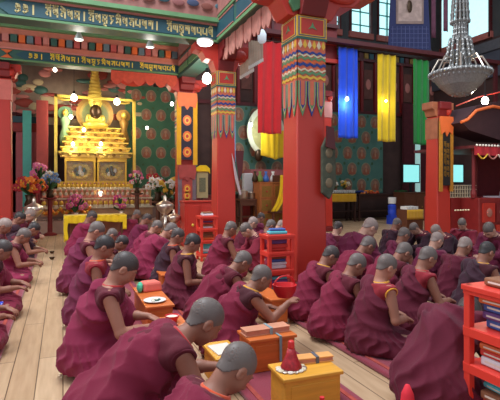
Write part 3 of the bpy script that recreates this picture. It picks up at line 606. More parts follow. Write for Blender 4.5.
# altar bulbs
for (px_, py_, r_, lab) in ((74, 98, .085, 'large glowing bulb left of the dark faced statue'), (117, 102, .085, 'large glowing bulb right of the dark faced statue'), (71, 117, .05, 'small glowing bulb beside the pale green figure'), (84, 130, .045, 'small glowing bulb on the upper golden tier'), (73, 144, .045, 'small glowing bulb at left of the golden tiers'), (101, 144, .045, 'small glowing bulb at middle of the golden tiers'), (55, 70, .05, 'small lamp glowing under the lower script beam'), (172, 104, .05, 'small lamp glowing left of the altar column'), (147, 128, .04, 'small lamp glowing on the green mural'), (101, 194, .06, 'star shaped lamp glowing among the altar offerings')):
    bulb(atY(px_, py_, 13.2 if py_ > 105 else 13.3), lab, r_, 20 if r_ > .08 else (6 if py_ > 110 else 0), (1, .9, .68), BULB, cable=0 if py_ > 120 else (4.75-atY(px_, py_, 13.2 if py_ > 105 else 13.3)[2]-r_*2.2 if py_ < 108 else .3))
# pendant lamps under the beam
def pend(px, py, y, label, s=1, glow=False):
    p = atY(px, py, y); t = thing('pendant_lamp', label, 'lamp', p)
    part1(t, 'shade', lambda b: b.lathe([(.03*s, .10*s), (.05*s, .05*s), (.03*s, 0), (.075*s, -.10*s), (.06*s, -.11*s)], p, BULBC if glow else LAMPW, 14), smooth='full')
    l = bpy.data.lights.new('beam_fill_light', 'POINT'); l.energy = 4; l.color = (1, .95, .85); l.shadow_soft_size = .08; lo = bpy.data.objects.new('beam_fill_light', l); COL.objects.link(lo); lo.parent = t; lo.location = (0, 0, -.2)  # added fill point in an unlit lamp, brightens the lower script beam
    part1(t, 'stem', lambda b: b.cyl((p[0], p[1], p[2]+.1*s), (p[0], p[1], 4.75), .012, .012, SILVER, 8))
pend(79, 33, 8.4, 'pale glass pendant lamp at left under the green soffit', 1.1)
pend(150, 41, 8.4, 'pale glass pendant lamp at right under the green soffit', 1.1)
p = atY(205, 42, 7.45); t = thing('ceiling_light', 'flat white glowing light under the corner of the beams', 'light', p)
part1(t, 'diffuser', lambda b: b.lathe([(.12, 0), (.13, -.02), (.1, -.05), (.02, -.06)], p, BULBC, 16)); part1(t, 'rim', lambda b: b.lathe([(.14, 0), (.14, .03), (.05, .04)], p, WHITE, 16))
p = atY(262, 36, 7.5); t = thing('hanging_lantern', 'white glass lantern hanging by the upper left of the big column', 'lantern', p)
part1(t, 'globe', lambda b: b.lathe([(.05, -.12), (.075, -.09), (.08, .03), (.05, .09), (.03, .12)], p, mat('milk_glass', rgb(215, 225, 235), .3, emit=(.7, .8, .9), es=.25), 16), smooth='full')
part1(t, 'cap', lambda b: b.cyl((p[0], p[1], p[2]+.11), (p[0], p[1], p[2]+.2), .04, .02, BRONZE)); part1(t, 'cord', lambda b: b.cyl((p[0], p[1], p[2]+.2), (p[0], p[1], p[2]+1.0), .006, .006, BLACK, 6))
for k, (px_, py_) in enumerate(((256, 62), (247, 72))):
    p = atY(px_, py_, 7.6+k*.5); m = MB()
    for i in range(9): m.box(p[0]-.14+i*.032, p[0]-.115+i*.032, p[1], p[1]+.015, p[2]-.10+.02*i, p[2]+.38, mat('pale_fringe', rgb(190, 170, 150), .8, var=.2))
    for i in range(9): m.box(p[0]-.14+i*.032, p[0]-.112+i*.032, p[1]-.005, p[1]+.02, p[2]-.14+.02*i, p[2]-.08+.02*i, WHITE)
    solo(m, 'tassel_fringe', ('pale fringe with white tips below the white lantern', 'shorter pale fringe left of the lantern')[k], 'fringe')

# ---------------------------------------------------------------- shelves with wrapped books
def pile(x0, x1, y0, y1, z, zmax, seed, label, group=None):
    R_ = random.Random(seed); n = 0
    cols = [ORANGE, mat('wrap_white', rgb(220, 220, 225), .7), mat('wrap_blue', rgb(70, 100, 170), .7), mat('wrap_purple', rgb(110, 70, 130), .7), mat('wrap_teal', rgb(90, 190, 200), .7), mat('wrap_red', rgb(200, 60, 50), .7), mat('wrap_brown', rgb(140, 90, 60), .7)]
    while z < zmax-.02 and n < 5:
        h = R_.uniform(.026, .05); h = min(h, zmax-z); mm = R_.choice(cols); c_ = {ORANGE: 'orange'}.get(mm, mm.name.replace('wrap_', ''))
        e = R_.uniform(0, .018); rz = R_.uniform(-.06, .06); t = thing('wrapped_book', '%s wrapped book, %s %s' % (c_, ('lowest', 'second up', 'third up', 'fourth up', 'fifth up')[n], label), 'book', ((x0+x1)/2, (y0+y1)/2, z))
        part1(t, 'wrapper', lambda b: b.box(x0+e, x1-e, y0+e, y1-e, z, z+h, mm, rz), bevel=.011); part1(t, 'page_edge', lambda b: b.box(x0+e-.001, x1-e+.001, y0+e+.03, y1-e-.03, z+h*.38, z+h*.62, PAPER, rz))
        z += h+.002; n += 1
def shelf(x0, x1, y0, y1, levels, label, lab_items, mids=0):
    t = thing('red_book_shelf', label, 'shelf', ((x0+x1)/2, (y0+y1)/2, 0)); pw = .04
    for a in (x0, x1-pw):
        for c in (y0, y1-pw): part1(t, 'post', lambda b: b.box(a, a+pw, c, c+pw, 0, levels[-1], REDL), bevel=.004)
    for i, z in enumerate(levels):
        part1(t, 'board', lambda b: b.box(x0-(.01 if i == len(levels)-1 else -.004), x1+(.01 if i == len(levels)-1 else -.004), y0-.01, y1+.01, z-.03, z, REDL), bevel=.004)
        part1(t, 'rail', lambda b: (b.box(x0-.003, x0+.02, y0, y1, z-.05, z-.005, REDL), b.box(x0, x1, y0-.003, y0+.02, z-.05, z-.005, REDL)))
    for i, z in enumerate(levels):
        zt = levels[i+1]-.055 if i+1 < len(levels) else z+.065
        pile(x0+.05, x1-.05, y0+.06, y1-.06, z+.002, zt, 11+i+int(y0*10), '%s of %s' % (('on the lowest board', 'on the second board', 'on the third board')[i] if i+1 < len(levels) else 'on top', lab_items))
shelf(2.06, 2.40, 1.02, 1.92, [.12, .33, .53, .76], 'red open book shelf at the right edge, nearest the camera', 'near red shelf')
shelf(2.10, 2.42, 4.62, 4.86, [.12, .35, .55, .74], 'red open book shelf beside the big red column', 'shelf by big column')
shelf(2.14, 2.44, 7.45, 7.75, [.12, .35, .55, .76], 'red open book shelf beside the second red column', 'far red shelf')

# ---------------------------------------------------------------- mats and desks
def seat_mat(x0, x1, y0, y1, mm, label):
    t = thing('long_seat_mat', label, 'mat', ((x0+x1)/2, (y0+y1)/2, 0))
    part1(t, 'pad', lambda b: b.box(x0, x1, y0, y1, .001, .035, mm), bevel=.012)
    part1(t, 'border', lambda b: [b.box(x, x+.03, y0+.01, y1-.01, .033, .040, mat('mat_border', rgb(170, 70, 60), .9, var=.3, scale=14)) for x in (x0+.05, x1-.08)])
for x0, x1, y0, y1, mm, lab in ((-1.25, -.43, 1.5, 10.2, MATC, 'crimson mat along the left side of the plank aisle'), (.10, .86, 1.0, 9.3, MATC, 'crimson mat under the row right of the plank aisle'), (1.02, 1.66, 1.4, 9.5, MATC, 'crimson mat under the second row, beneath the low boxes'),
    (2.02, 2.84, 1.95, 4.5, MATC, 'crimson mat along the right of the second aisle'), (3.02, 3.66, 2.2, 8.6, MATD, 'dark mat right of the big column'), (3.78, 4.5, 2.4, 6.8, MATD, 'dark mat two rows right of the big column'), (4.75, 5.4, 2.8, 7.0, MATD, 'dark mat before the dark counters'), (5.5, 6.2, 3.0, 7.0, MATD, 'dark mat furthest to the right')):
    seat_mat(x0, x1, y0, y1, mm, lab)
def low_desk(x0, x1, y0, y1, h, mm, label, rz=0):
    cx, cy = (x0+x1)/2, (y0+y1)/2; t = thing('low_desk', label, 'desk', (cx, cy, .036))
    part1(t, 'box', lambda b: b.box(x0, x1, y0, y1, .036, h-.022, mm, rz), bevel=.005)
    part1(t, 'top', lambda b: b.box(x0-.014, x1+.014, y0-.014, y1+.014, h-.022, h, mm, rz), bevel=.005)
    part1(t, 'panel', lambda b: b.box(x0+.03, x1-.03, y0-.004, y0+.01, .06, h-.05, mm, rz), bevel=.003)
low_desk(1.17, 1.50, 2.86, 3.08, .265, WOOD, 'orange low desk under a long wrapped scripture')
low_desk(1.13, 1.475, 2.25, 2.46, .25, YWOOD, 'yellow low desk with the little red cloth figure on top', -.04)
low_desk(.70, .86, 3.28, 3.62, .26, WOOD, 'small orange desk holding the red bowl')
low_desk(.67, .89, 3.98, 4.76, .26, WOOD, 'small orange desk holding the plate and coral bundle')
low_desk(-.85, -.53, 4.35, 4.7, .22, WOOD, 'orange desk at the left frame edge')
low_desk(1.76, 1.92, 3.8, 4.3, .26, WOOD, 'orange desk before the second row, near the red basket')
low_desk(1.06, 1.2, 5.3, 5.8, .26, WOOD, 'far orange desk between the first and second rows')
def scripture(x, y, z, L, W_, h, mm, rz, label, strap):
    t = thing('wrapped_scripture', label, 'book', (x, y, z))
    part1(t, 'pages', lambda b: b.box(x-L/2, x+L/2, y-W_/2, y+W_/2, z+.006, z+h-.006, mat('old_pages', rgb(196, 128, 104), .8, var=.2, scale=30, stretch=(1, 1, 12)), rz))
    part1(t, 'cover', lambda b: (b.box(x-L/2-.006, x+L/2+.006, y-W_/2-.004, y+W_/2+.004, z, z+.008, mm, rz), b.box(x-L/2-.006, x+L/2+.006, y-W_/2-.004, y+W_/2+.004, z+h-.008, z+h, mm, rz)), bevel=.002)
    if strap: part1(t, 'strap', lambda b: b.box(x+.01, x+.03, y-W_/2-.008, y+W_/2+.008, z-.001, z+h+.004, strap, rz))
low_desk(.88, 1.04, 2.70, 2.98, .24, YWOOD, 'small yellow desk with loose white pages, by the nearest bare armed monk')
m = MB(); m.box(.89, 1.03, 2.74, 2.92, .24, .248, PAPER, .1); solo(m, 'loose_pages', 'loose white pages on the small yellow desk', 'paper')
GSTR = mat('grey_ribbon', rgb(130, 150, 155), .7)
scripture(1.325, 2.97, .265, .33, .10, .042, mat('pale_board', rgb(206, 140, 110), .6, var=.15), .03, 'long scripture with pink pages tied by a grey ribbon on the orange desk', GSTR)
m = MB(); m.box(1.375, 1.39, 2.835, 2.845, .10, .27, GSTR); m.box(1.375, 1.39, 2.835, 2.95, .268, .272, GSTR); solo(m, 'hanging_ribbon', 'grey ribbon hanging down the front of the orange desk', 'ribbon')
scripture(1.385, 2.42, .25, .24, .07, .035, mat('gold_board', rgb(226, 160, 90), .6, var=.15), -.12, 'long orange scripture lying at the back of the yellow desk', mat('dark_strap', rgb(90, 90, 100), .7))
t = thing('cloth_figure', 'little figure wrapped in red cloth and tinsel on the yellow desk', 'figure', (1.215, 2.36, .25))
part1(t, 'skirt', lambda b: b.lathe([(.058, 0), (.062, .02), (.045, .05), (.03, .09), (.022, .12)], (1.215, 2.36, .25), mat('red_tinsel', rgb(170, 34, 44), .5, var=.5, scale=60), 14), smooth='full')
part1(t, 'head', lambda b: (b.lathe([(.016, .118), (.02, .13), (.018, .16), (.012, .165)], (1.215, 2.36, .25), mat('red_cap', rgb(220, 50, 50), .4), 12)))
part1(t, 'tinsel', lambda b: [b.ell((1.215+.05*math.cos(i*1.1)*(1-i/26), 2.36+.05*math.sin(i*1.1)*(1-i/26), .262+i*.005), .009, (SILVER, FR, CREAM, BLACK)[i % 4], 6, 5) for i in range(20)])
m = MB(); [m.ell((1.215+.075*math.cos(a), 2.36+.06*math.sin(a), .256), (.02, .018, .008), (PAPER, CREAM, SILVER)[int(a*3) % 3], 8, 5, .1) for a in np.arange(2.6, 6.8, .42)]; solo(m, 'sweet_wrappers', 'crumpled pale wrappers round the foot of the red figure', 'wrappers')
def bowl(x, y, z, r, mm, fill, label, name='bowl'):
    t = thing(name, label, 'bowl', (x, y, z)); part1(t, 'bowl', lambda b: b.lathe([(r*.55, 0), (r*.6, .006), (r*.92, r*.7), (r, r*.95), (r*.93, r*.95), (r*.8, r*.7)], (x, y, z), mm, 20), smooth=True)
    if fill: part1(t, 'contents', lambda b: b.lathe([(r*.86, r*.78), (r*.7, r*.84), (.002, r*.86)], (x, y, z), fill, 18))
bowl(.77, 3.47, .26, .055, mat('red_plastic', rgb(214, 36, 44), .3), PAPER, 'red bowl of white food on the small orange desk')
def dish(x, y, z, r, label):
    t = thing('plate', label, 'plate', (x, y, z)); part1(t, 'plate', lambda b: b.lathe([(r*.6, 0), (r, .018), (r*.97, .02), (r*.6, .008), (.002, .007)], (x, y, z), WHITE, 20), smooth=True); part1(t, 'food', lambda b: [b.ell((x+r*.5*math.cos(i*2.4)*i/9, y+r*.5*math.sin(i*2.4)*i/9, z+.014), (.015, .014, .008), (CREAM, PAPER, DGREEN)[i % 3], 8, 5) for i in range(9)])
dish(.76, 4.13, .26, .10, 'pale plate of food on the desk beside the coral bundle')
t = thing('cloth_bundle', 'coral cloth bundle with a green corner on the small desk', 'bundle', (.79, 4.58, .26))
part1(t, 'wrap', lambda b: b.box(.70, .90, 4.50, 4.68, .26, .35, mat('coral_cloth', rgb(226, 110, 96), .8), .2, .85), bevel=.02); part1(t, 'green_corner', lambda b: b.ell((.69, 4.53, .31), (.03, .05, .05), mat('mint_cloth', rgb(90, 200, 160), .8), 10, 6, .1))
t = thing('red_basket', 'red woven basket held up by the monk with raised bare hand', 'basket', (1.66, 3.34, .40))
part1(t, 'bowl', lambda b: b.lathe([(.06, 0), (.09, .05), (.10, .10), (.09, .10), (.07, .04)], (1.66, 3.34, .40), mat('basket_red', rgb(206, 34, 40), .45), 16), smooth=True); part1(t, 'handle', lambda b: b.tube([(1.66+.09*math.cos(a), 3.34, .50+.07*math.sin(a)) for a in np.linspace(0, math.pi, 10)], .007, mat('basket_red', (1, 0, 0)), 8))
for i, (px_, py_) in enumerate(((52, 253.5), (52, 259.5))):
    D = FPX*HC/(py_-YH); x, y = foot(px_, D); bowl(x, y, 0, .045, BRONZE, BLACK, ('small dark cup on the aisle floor, further one', 'small dark cup on the aisle floor, nearer one')[i], 'floor_cup')
t = thing('water_bottle', 'small bottle with red cap before the yellow desk', 'bottle', (1.245, 2.07, .036))
part1(t, 'body', lambda b: b.lathe([(.025, 0), (.028, .02), (.028, .11), (.011, .14), (.011, .15)], (1.245, 2.07, .036), mat('bottle_clear', rgb(190, 150, 130), .2), 14), smooth='full'); part1(t, 'cap', lambda b: b.cyl((1.245, 2.07, .186), (1.245, 2.07, .21), .013, .013, mat('red_cap', (1, 0, 0))))
solo((lambda b: (b.cyl((1.05, 2.12, .19), (1.15, 2.08, .12), .004, .004, WHITE), b)[1])(MB()), 'white_stick', 'white stick leaning in front of the yellow desk', 'stick')
m = MB(); m.box(-.84, -.50, 4.5, 4.72, .22, .245, mat('blue_plastic', rgb(40, 70, 190), .4)); solo(m, 'blue_tray', 'blue tray on the desk at the left frame edge', 'tray', bevel=.006)
t = thing('red_cloth_roll', 'rolled red cloth standing at the edge of the second aisle', 'cloth', (1.74, 2.0, 0)); part1(t, 'roll', lambda b: b.lathe([(.035, 0), (.042, .08), (.034, .17), (.012, .22)], (1.74, 2.0, 0), mat('scarlet_cloth', rgb(226, 44, 60), .8), 12), smooth='full')

# ---------------------------------------------------------------- far right furniture
def cabinet(x0, x1, y0, y1, h, mm, label, nd=2, knob=GOLDP, name='cabinet', rows=1):
    t = thing(name, label, 'cabinet', ((x0+x1)/2, (y0+y1)/2, 0)); part1(t, 'body', lambda b: b.box(x0, x1, y0, y1, 0, h-.03, mm), bevel=.008); part1(t, 'top', lambda b: b.box(x0-.02, x1+.02, y0-.02, y1, h-.03, h, mm), bevel=.006)
    for j in range(rows):
        for i in range(nd):
            a = x0+(x1-x0)*i/nd+.03; c = x0+(x1-x0)*(i+1)/nd-.03; z0 = .06+(h-.12)*j/rows; z1 = .03+(h-.12)*(j+1)/rows
            d = part1(t, 'door', lambda b: (b.box(a, c, y0-.02, y0, z0, z1, mm), b.box(a+.03, c-.03, y0-.026, y0-.02, z0+.03, z1-.03, DGOLD if name == 'painted_cabinet' else mm)), bevel=.004)
            part1(d, 'knob', lambda b: b.ell(((a+c)/2, y0-.04, (z0+z1)/2), (.03, .015, .03), knob, 10, 6))
    return t
cabinet(5.35, 6.2, 12.4, 12.9, 1.35, mat('ochre_cabinet', rgb(176, 104, 52), .55, var=.25, scale=8), 'ochre painted cabinet left of the big column, under the statue niche', 2, RED, 'painted_cabinet', 3)
cabinet(2.3, 2.95, 9.2, 9.6, .95, RED, 'red cabinet at the foot of the altar column', 2, GOLDP)
cabinet(3.2, 4.2, 11.6, 12.0, 1.0, DRED, 'dark red cabinet between altar column and second column', 3, GOLDP)
def table(x0, x1, y0, y1, h, mm, cl, label, drop=.3, clabel=''):
    t = thing('offering_table', label, 'table', ((x0+x1)/2, (y0+y1)/2, 0)); part1(t, 'top', lambda b: b.box(x0, x1, y0, y1, h-.06, h, mm), bevel=.006)
    for a in (x0+.02, x1-.08):
        for c in (y0+.02, y1-.08): part1(t, 'leg', lambda b: b.box(a, a+.06, c, c+.06, 0, h-.06, mm))
    part1(t, 'shelf', lambda b: b.box(x0+.04, x1-.04, y0+.05, y1-.05, h*.35, h*.35+.03, mm)); part1(t, 'rail', lambda b: b.box(x0+.04, x1-.04, y0+.03, y0+.05, h-.2, h-.06, mm))
    if cl: part1(t, 'cloth', lambda b: b.sheet(24, 5, lambda u, v: (x0+.03+(x1-x0-.06)*u, y0-.012+.01*math.sin(u*50), h-.02-drop*v), cl, .008), 'mustard yellow cloth', smooth='full')
def xat(px, y): t_ = (px-250)/FPX; return y*(SA+t_*CA)/(CA-t_*SA)
table(xat(328, 13.2), xat(357, 13.2), 13.2, 13.8, .98, DWOOD, YELD, 'dark table with mustard cloth, right of the big column', .28)
table(xat(359, 13.2), xat(404, 13.2), 13.2, 13.8, .94, DWOOD, None, 'long dark table bearing orange flowers')
table(xat(298, 13.2)-.5, xat(298, 13.2)+.4, 13.0, 13.5, .9, BWOOD, YELD, 'brown table with mustard cloth hidden partly by the big column', .3)
table(xat(240, 12.6), xat(258, 12.6), 12.6, 13.0, .85, BWOOD, None, 'small brown table with metal pots, left of the ochre cabinet')
y_ = 13.4
for i in range(11):
    x = xat(331+i*2.3, y_); t = thing('offering_cup', 'white cup on the mustard clothed table right of the big column', 'cup', (x, y_, .98), 'white cups on the mustard clothed table')
    part1(t, 'cup', lambda b: b.lathe([(.03, 0), (.05, .10), (.045, .10), (.03, .03)], (x, y_, .98), WHITE, 10))
for i, (px_, lab) in enumerate(((334, 'spiky cream flowers at the left end of the mustard clothed table'), (345, 'pale flowers in the middle of the mustard clothed table'))):
    bouquet(xat(px_, 13.6), 13.6, .98, [CREAM, GOLDP, FW], lab, .25, .9, BRONZE, 16)
for i, (px_, mm, lab) in enumerate(((366, FO, 'heap of orange flowers on the long dark table'), (374, mat('coral_petals', rgb(226, 96, 60), .7), 'heap of coral flowers on the long dark table'), (401, LEAF, 'green leafy heap at the right end of the long dark table'), (361, BLUE, 'blue cloth knot at left on the long dark table'))):
    m = MB(); x = xat(px_, 13.5)
    for k in range(16): m.ell((x+random.uniform(-.2, .2), 13.5+random.uniform(-.1, .1), .96+random.uniform(0, .08)), (.06, .05, .035), mm, 8, 5, .1)
    solo(m, 'flower_heap', lab, 'flowers', smooth='full')
x = xat(392, 12.0); t = thing('water_dispenser', 'blue and white water bottle stand under the end of the dark table', 'water dispenser', (x, 12.0, 0))
part1(t, 'stand', lambda b: b.box(x-.12, x+.12, 11.88, 12.12, 0, .28, mat('blue_plastic', (0, 0, 1)))); part1(t, 'bottle', lambda b: b.lathe([(.12, .28), (.13, .32), (.13, .44), (.12, .46), (.13, .5), (.13, .60), (.06, .66)], (x, 12.0, 0), mat('blue_plastic', (0, 0, 1)), 16), smooth=True); part1(t, 'lid', lambda b: b.cyl((x, 12, .66), (x, 12, .86), .12, .13, WHITE, 16))
# side counter with red panels
cabinet(xat(405, 12.6), xat(428, 12.6)+.9, 12.6, 13.2, 1.0, BWOOD, 'brown counter beneath the lit screens', 4, DGOLD)
def screen(px0, px1, py0, py1, y, label):
    x0, x1 = xat(px0, y), xat(px1, y); z1 = atY((px0+px1)/2, py0, y)[2]; z0 = atY((px0+px1)/2, py1, y)[2]
    t = thing('lit_monitor', label, 'screen', ((x0+x1)/2, y, z0)); part1(t, 'case', lambda b: b.box(x0-.04, x1+.04, y, y+.06, z0-.04, z1+.04, BLACK)); part1(t, 'screen', lambda b: b.box(x0, x1, y-.004, y, z0, z1, SCREEN), 'glowing cyan screen')
    part1(t, 'stand', lambda b: (b.box((x0+x1)/2-.05, (x0+x1)/2+.05, y+.02, y+.05, 1.0, z0, BLACK), b.box((x0+x1)/2-.15, (x0+x1)/2+.15, y-.08, y+.1, 1.0, 1.02, BLACK)))
screen(403.5, 419, 165, 182, 12.9, 'cyan lit screen left of the right column')
screen(452, 463, 165, 182, 9.4, 'cyan lit screen right of the right column')
x = xat(421, 13.0); m = MB(); m.box(x, x+.2, 13.25, 13.3, 0, 3.0, mat('pale_door_light', rgb(150, 190, 180), .5, emit=(.3, .5, .48), es=.5)); solo(m, 'window_slit', 'narrow pale lit slit behind the right column', 'window')
solo((lambda b: (b.box(xat(404, 14.2), xat(432, 14.2), 14.2, 14.3, 0, 4.4, mat('maroon_curtain', rgb(78, 24, 32), .9, var=.3)), b)[1])(MB()), 'maroon_curtain', 'dark maroon curtain right of the teal mural', 'curtain')
for k, (pa, pb, lab) in enumerate(((407, 423, 'pale boxes with mustard cloth left of the right column'), (443, 453, 'mustard cloth covered box right of the right column'))):
    y = 9.6 if k == 0 else 8.0; x0, x1 = xat(pa, y), xat(pb, y); t = thing('cloth_covered_box', lab, 'box', ((x0+x1)/2, y+.2, 0))
    part1(t, 'box', lambda b: b.box(x0, x1, y, y+.4, 0, .62 if k == 0 else .6, BWOOD)); part1(t, 'cloth', lambda b: b.sheet(14, 4, lambda u, v: (x0+(x1-x0)*u, y-.012+.008*math.sin(u*30), .62-.26*v), YELD, .008), smooth='full')
    part1(t, 'papers', lambda b: [b.box(x0+.04+i*.1, x0+.12+i*.1, y+.05, y+.3, .62, .70, WHITE) for i in range(int((x1-x0)/.11))])
cabinet(xat(449, 9.4), xat(466, 9.4), 9.35, 9.8, 1.0, BWOOD, 'small brown cabinet under the right lit screen', 1, DGOLD)
# throne pavilion on the right
PX, PY = 7.75, 6.9
t = thing('throne_pavilion', 'red canopied throne pavilion at the right edge', 'pavilion', (8.6, 7.0, 0))
part1(t, 'base', lambda b: b.box(7.6, 10.2, 6.7, 8.2, 0, 1.02, mat('pavilion_red', rgb(132, 34, 32), .45, var=.2)), bevel=.02)
def pnl(b):
    for i in range(7):
        for j in range(2):
            a = 7.68+i*.36; b.box(a, a+.32, 6.67, 6.70, .10+j*.44, .48+j*.44, RED if (i+j) % 2 else DRED)
            b.ell((a+.16, 6.665, .29+j*.44), (.08, .02, .09), mat('faded_motif', rgb(170, 110, 96), .6), 10, 6)
part1(t, 'panel', pnl)
part1(t, 'backrest', lambda b: b.box(8.9, 10.2, 7.9, 8.05, 1.02, 2.0, mat('pavilion_red2', rgb(110, 22, 30), .6, var=.2)))
for x in (7.62, 8.5, 10.0): part1(t, 'post', lambda b: b.lathe([(.05, 1.02), (.06, 1.1), (.035, 1.2), (.035, 1.95), (.05, 2.0)], (x, 6.85, 0), DRED, 10))
def lat(b):
    for i in range(11): b.box(7.34+i*.068, 7.354+i*.068, 7.18, 7.20, 1.02, 1.27, CREAM)
    for j in range(4): b.box(7.33, 8.06, 7.175, 7.20, 1.02+j*.08, 1.035+j*.08, CREAM)
t2 = thing('lattice_screen', 'low cream lattice screen beside the throne pavilion', 'screen', (7.45, 7.2, 0)); part1(t2, 'lattice', lat); part1(t2, 'back_board', lambda b: b.box(7.33, 8.06, 7.205, 7.24, 1.02, 1.29, mat('grey_board', rgb(100, 90, 84), .7))); part1(t2, 'plinth', lambda b: b.box(7.33, 7.59, 7.15, 7.5, 0, 1.02, mat('pavilion_red', (1, 0, 0))))
def cnp(b):
    b.box(7.4, 10.4, 6.6, 8.3, 2.0, 2.06, MAR)
    b.prism([(7.2, 2.50), (7.4, 2.36), (8.2, 2.2), (10.5, 2.2), (10.5, 3.0), (8.3, 3.0), (7.6, 2.85)], .6, lambda u, v, d: (u, 6.75+d, v), mat('dark_canopy', rgb(56, 28, 34), .7, var=.3))
    b.tube([(7.15, 6.72, 2.50), (7.32, 6.72, 2.56), (7.55, 6.72, 2.75), (8.0, 6.72, 2.86), (8.8, 6.72, 2.8)], .03, ORANGE)
part1(t, 'canopy', cnp)
def val(b):
    b.sheet(60, 4, lambda u, v: (7.35+3.05*u, 6.58+.01*math.sin(u*90), 2.03-v*.17), mat('valance_red', rgb(176, 40, 52), .8, var=.2), .01)
    for i in range(38): b.ell((7.37+i*.08, 6.55, 2.05), .022, WHITE, 8, 6)
    for i in range(11):
        a = 7.4+i*.27; b.tube([(a+.25*k/5, 6.55, 1.88-.09*math.sin(math.pi*k/5)) for k in range(6)], .014, (GOLDP, PINK, WHITE)[i % 3], 6)
part1(t, 'valance', val)
x = 8.62; t = thing('white_scarf_figure', 'pale draped figure on the throne shelf', 'figure', (x, 6.95, 1.02)); part1(t, 'drape', lambda b: b.lathe([(.12, 0), (.10, .1), (.05, .3), (.03, .42), (.04, .5), (.01, .56)], (x, 6.95, 1.02), mat('pale_drape', rgb(170, 160, 170), .8), 12), smooth='full'); part1(t, 'tray', lambda b: b.box(x-.45, x+.5, 6.75, 7.1, 1.02, 1.05, mat('pale_drape', (1, 1, 1))))
m = MB(); [m.ell((xat(453+i*2.6, 6.7), 6.64, .80), (.028, .012, .016), mat('ivory_pale', rgb(255, 230, 190), .4), 8, 5) for i in range(6)]; solo(m, 'ivory_ornament', 'row of ivory knobs on the red base of the pavilion', 'ornament')  # even pale ivory colour on every knob
# niche statue between the red columns
nx = xat(270, 13.4); t = thing('niche_statue', 'statue draped in yellow before a pale arched halo, left of the big column', 'statue', (nx, 13.5, 1.35))
part1(t, 'halo', lambda b: (ring(b, nx, 3.0, .66, 13.75, mat('pale_halo', rgb(226, 232, 205), .6, var=.1), .05, 28, .8), ring(b, nx, 3.0, .5, 13.70, mat('halo_inner', rgb(190, 190, 130), .6, var=.3), .02, 28, .64)))
part1(t, 'body', lambda b: (b.ell((nx, 13.5, 2.55), (.26, .18, .42), GOLDP), b.ell((nx, 13.48, 3.1), (.12, .11, .15), GOLD), b.ell((nx-.35, 13.5, 2.2), (.14, .12, .2), BRONZE)), smooth='full')
part1(t, 'yellow_drape', lambda b: (b.sheet(16, 12, lambda u, v: (nx-.36+.80*u+.05*v*math.sin(u*6), 13.30-.10*math.sin(math.pi*u)+.02*math.sin(u*24), 3.0-.95*v*(1-.25*abs(u-.6))), YEL, .02)), smooth='full')
part1(t, 'pedestal', lambda b: (b.box(nx-.7, nx+.7, 13.3, 13.9, 1.35, 1.75, mat('rose_lace', rgb(160, 90, 90), .8, var=.3, scale=30)), b.box(nx-.75, nx+.75, 13.25, 13.9, 0, 1.35, DRED)))
m = MB(); [m.box(nx-1.25+i*.03, nx-1.2+i*.03, 13.9, 13.95, 2.0, 4.0, mat('pale_blue_scarf', rgb(120, 150, 190), .7)) for i in range(8)]; solo(m, 'pale_blue_scarf', 'pale blue scarf hanging left of the niche statue', 'scarf')
x = xat(282, 12.0); t = thing('draped_chair', 'chair with yellow silk drape against the left side of the big column', 'chair', (x, 12.1, 0))
part1(t, 'drape', lambda b: b.sheet(10, 16, lambda u, v: (x-.05+.22*u-.30*v**3, 12.0+.02*math.sin(u*14), 1.55-1.05*v), YEL, .02), smooth='full'); part1(t, 'frame', lambda b: (b.box(x-.28, x+.2, 12.05, 12.45, .44, .5, BWOOD), b.box(x-.1, x+.2, 12.4, 12.45, .5, 1.55, BWOOD), [b.box(x+a, x+a+.05, c, c+.05, 0, .44, BWOOD) for a in (-.27, .14) for c in (12.06, 12.4)]))
for i, (dx, r_, h_, lab) in enumerate(((.0, .15, .22, 'wide steel pot on the small brown table'), (.26, .09, .16, 'small steel pot on the small brown table'))):
    x = xat(244, 12.75)+dx; t = thing('steel_pot', lab, 'pot', (x, 12.8, .85)); part1(t, 'pot', lambda b: b.lathe([(r_*.9, 0), (r_, .02), (r_, h_), (r_*1.08, h_+.01), (r_*.9, h_), (r_*.85, .05)], (x, 12.8, .85), SILVER, 18), smooth=True); part1(t, 'lid', lambda b: b.lathe([(r_, h_), (r_*.6, h_+.04), (.02, h_+.05), (.02, h_+.08)], (x, 12.8, .85), SILVER, 18), smooth=True)
x = xat(249, 13.0); m = MB(); m.box(x-.14, x+.16, 13.05, 13.25, .9, 1.62, mat('white_tin', rgb(190, 188, 190), .6)); solo(m, 'white_canister', 'white canister behind the steel pots', 'canister', bevel=.03)
for i, (px_, mm, lab) in enumerate(((255, BRONZE, 'dark bronze vessel on the altar left of the ochre cabinet'), (260, mat('green_vase', rgb(120, 150, 70), .4), 'green vase beside the ochre cabinet'), (266, mat('blue_vase', rgb(60, 110, 190), .4), 'blue vase on the ochre cabinet'), (273, FW, 'white draped lamp on the ochre cabinet'))):
    x = xat(px_, 12.65); z = 1.35 if px_ > 253 else 1.0; m = MB(); m.lathe([(.07, 0), (.10, .05), (.08, .15), (.03, .24), (.05, .32)], (x, 12.65, z), mm, 14); solo(m, 'altar_vase', lab, 'vase', smooth='full')
x = xat(203, 10.9); t = thing('framed_notice', 'cream framed notice under a yellow cloth right of the altar column', 'frame', (x, 11.0, 1.0))
part1(t, 'panel', lambda b: (b.box(x-.13, x+.15, 10.98, 11.02, .95, 1.62, mat('notice_cream', rgb(176, 160, 116), .7)), b.box(x-.07, x+.09, 10.97, 10.98, 1.1, 1.45, mat('notice_ink', rgb(110, 110, 84), .7, var=.4, scale=30)), b.box(x-.02, x+.04, 11.02, 11.05, 0, 1.0, BWOOD)))
part1(t, 'cloth', lambda b: b.prism([(-.17, 1.6), (-.15, 1.7), (-.05, 1.76), (.10, 1.76), (.19, 1.68), (.20, 1.55), (.15, 1.6)], .04, lambda u, v, d: (x+u, 10.98-d, v), YEL), bevel=.01)
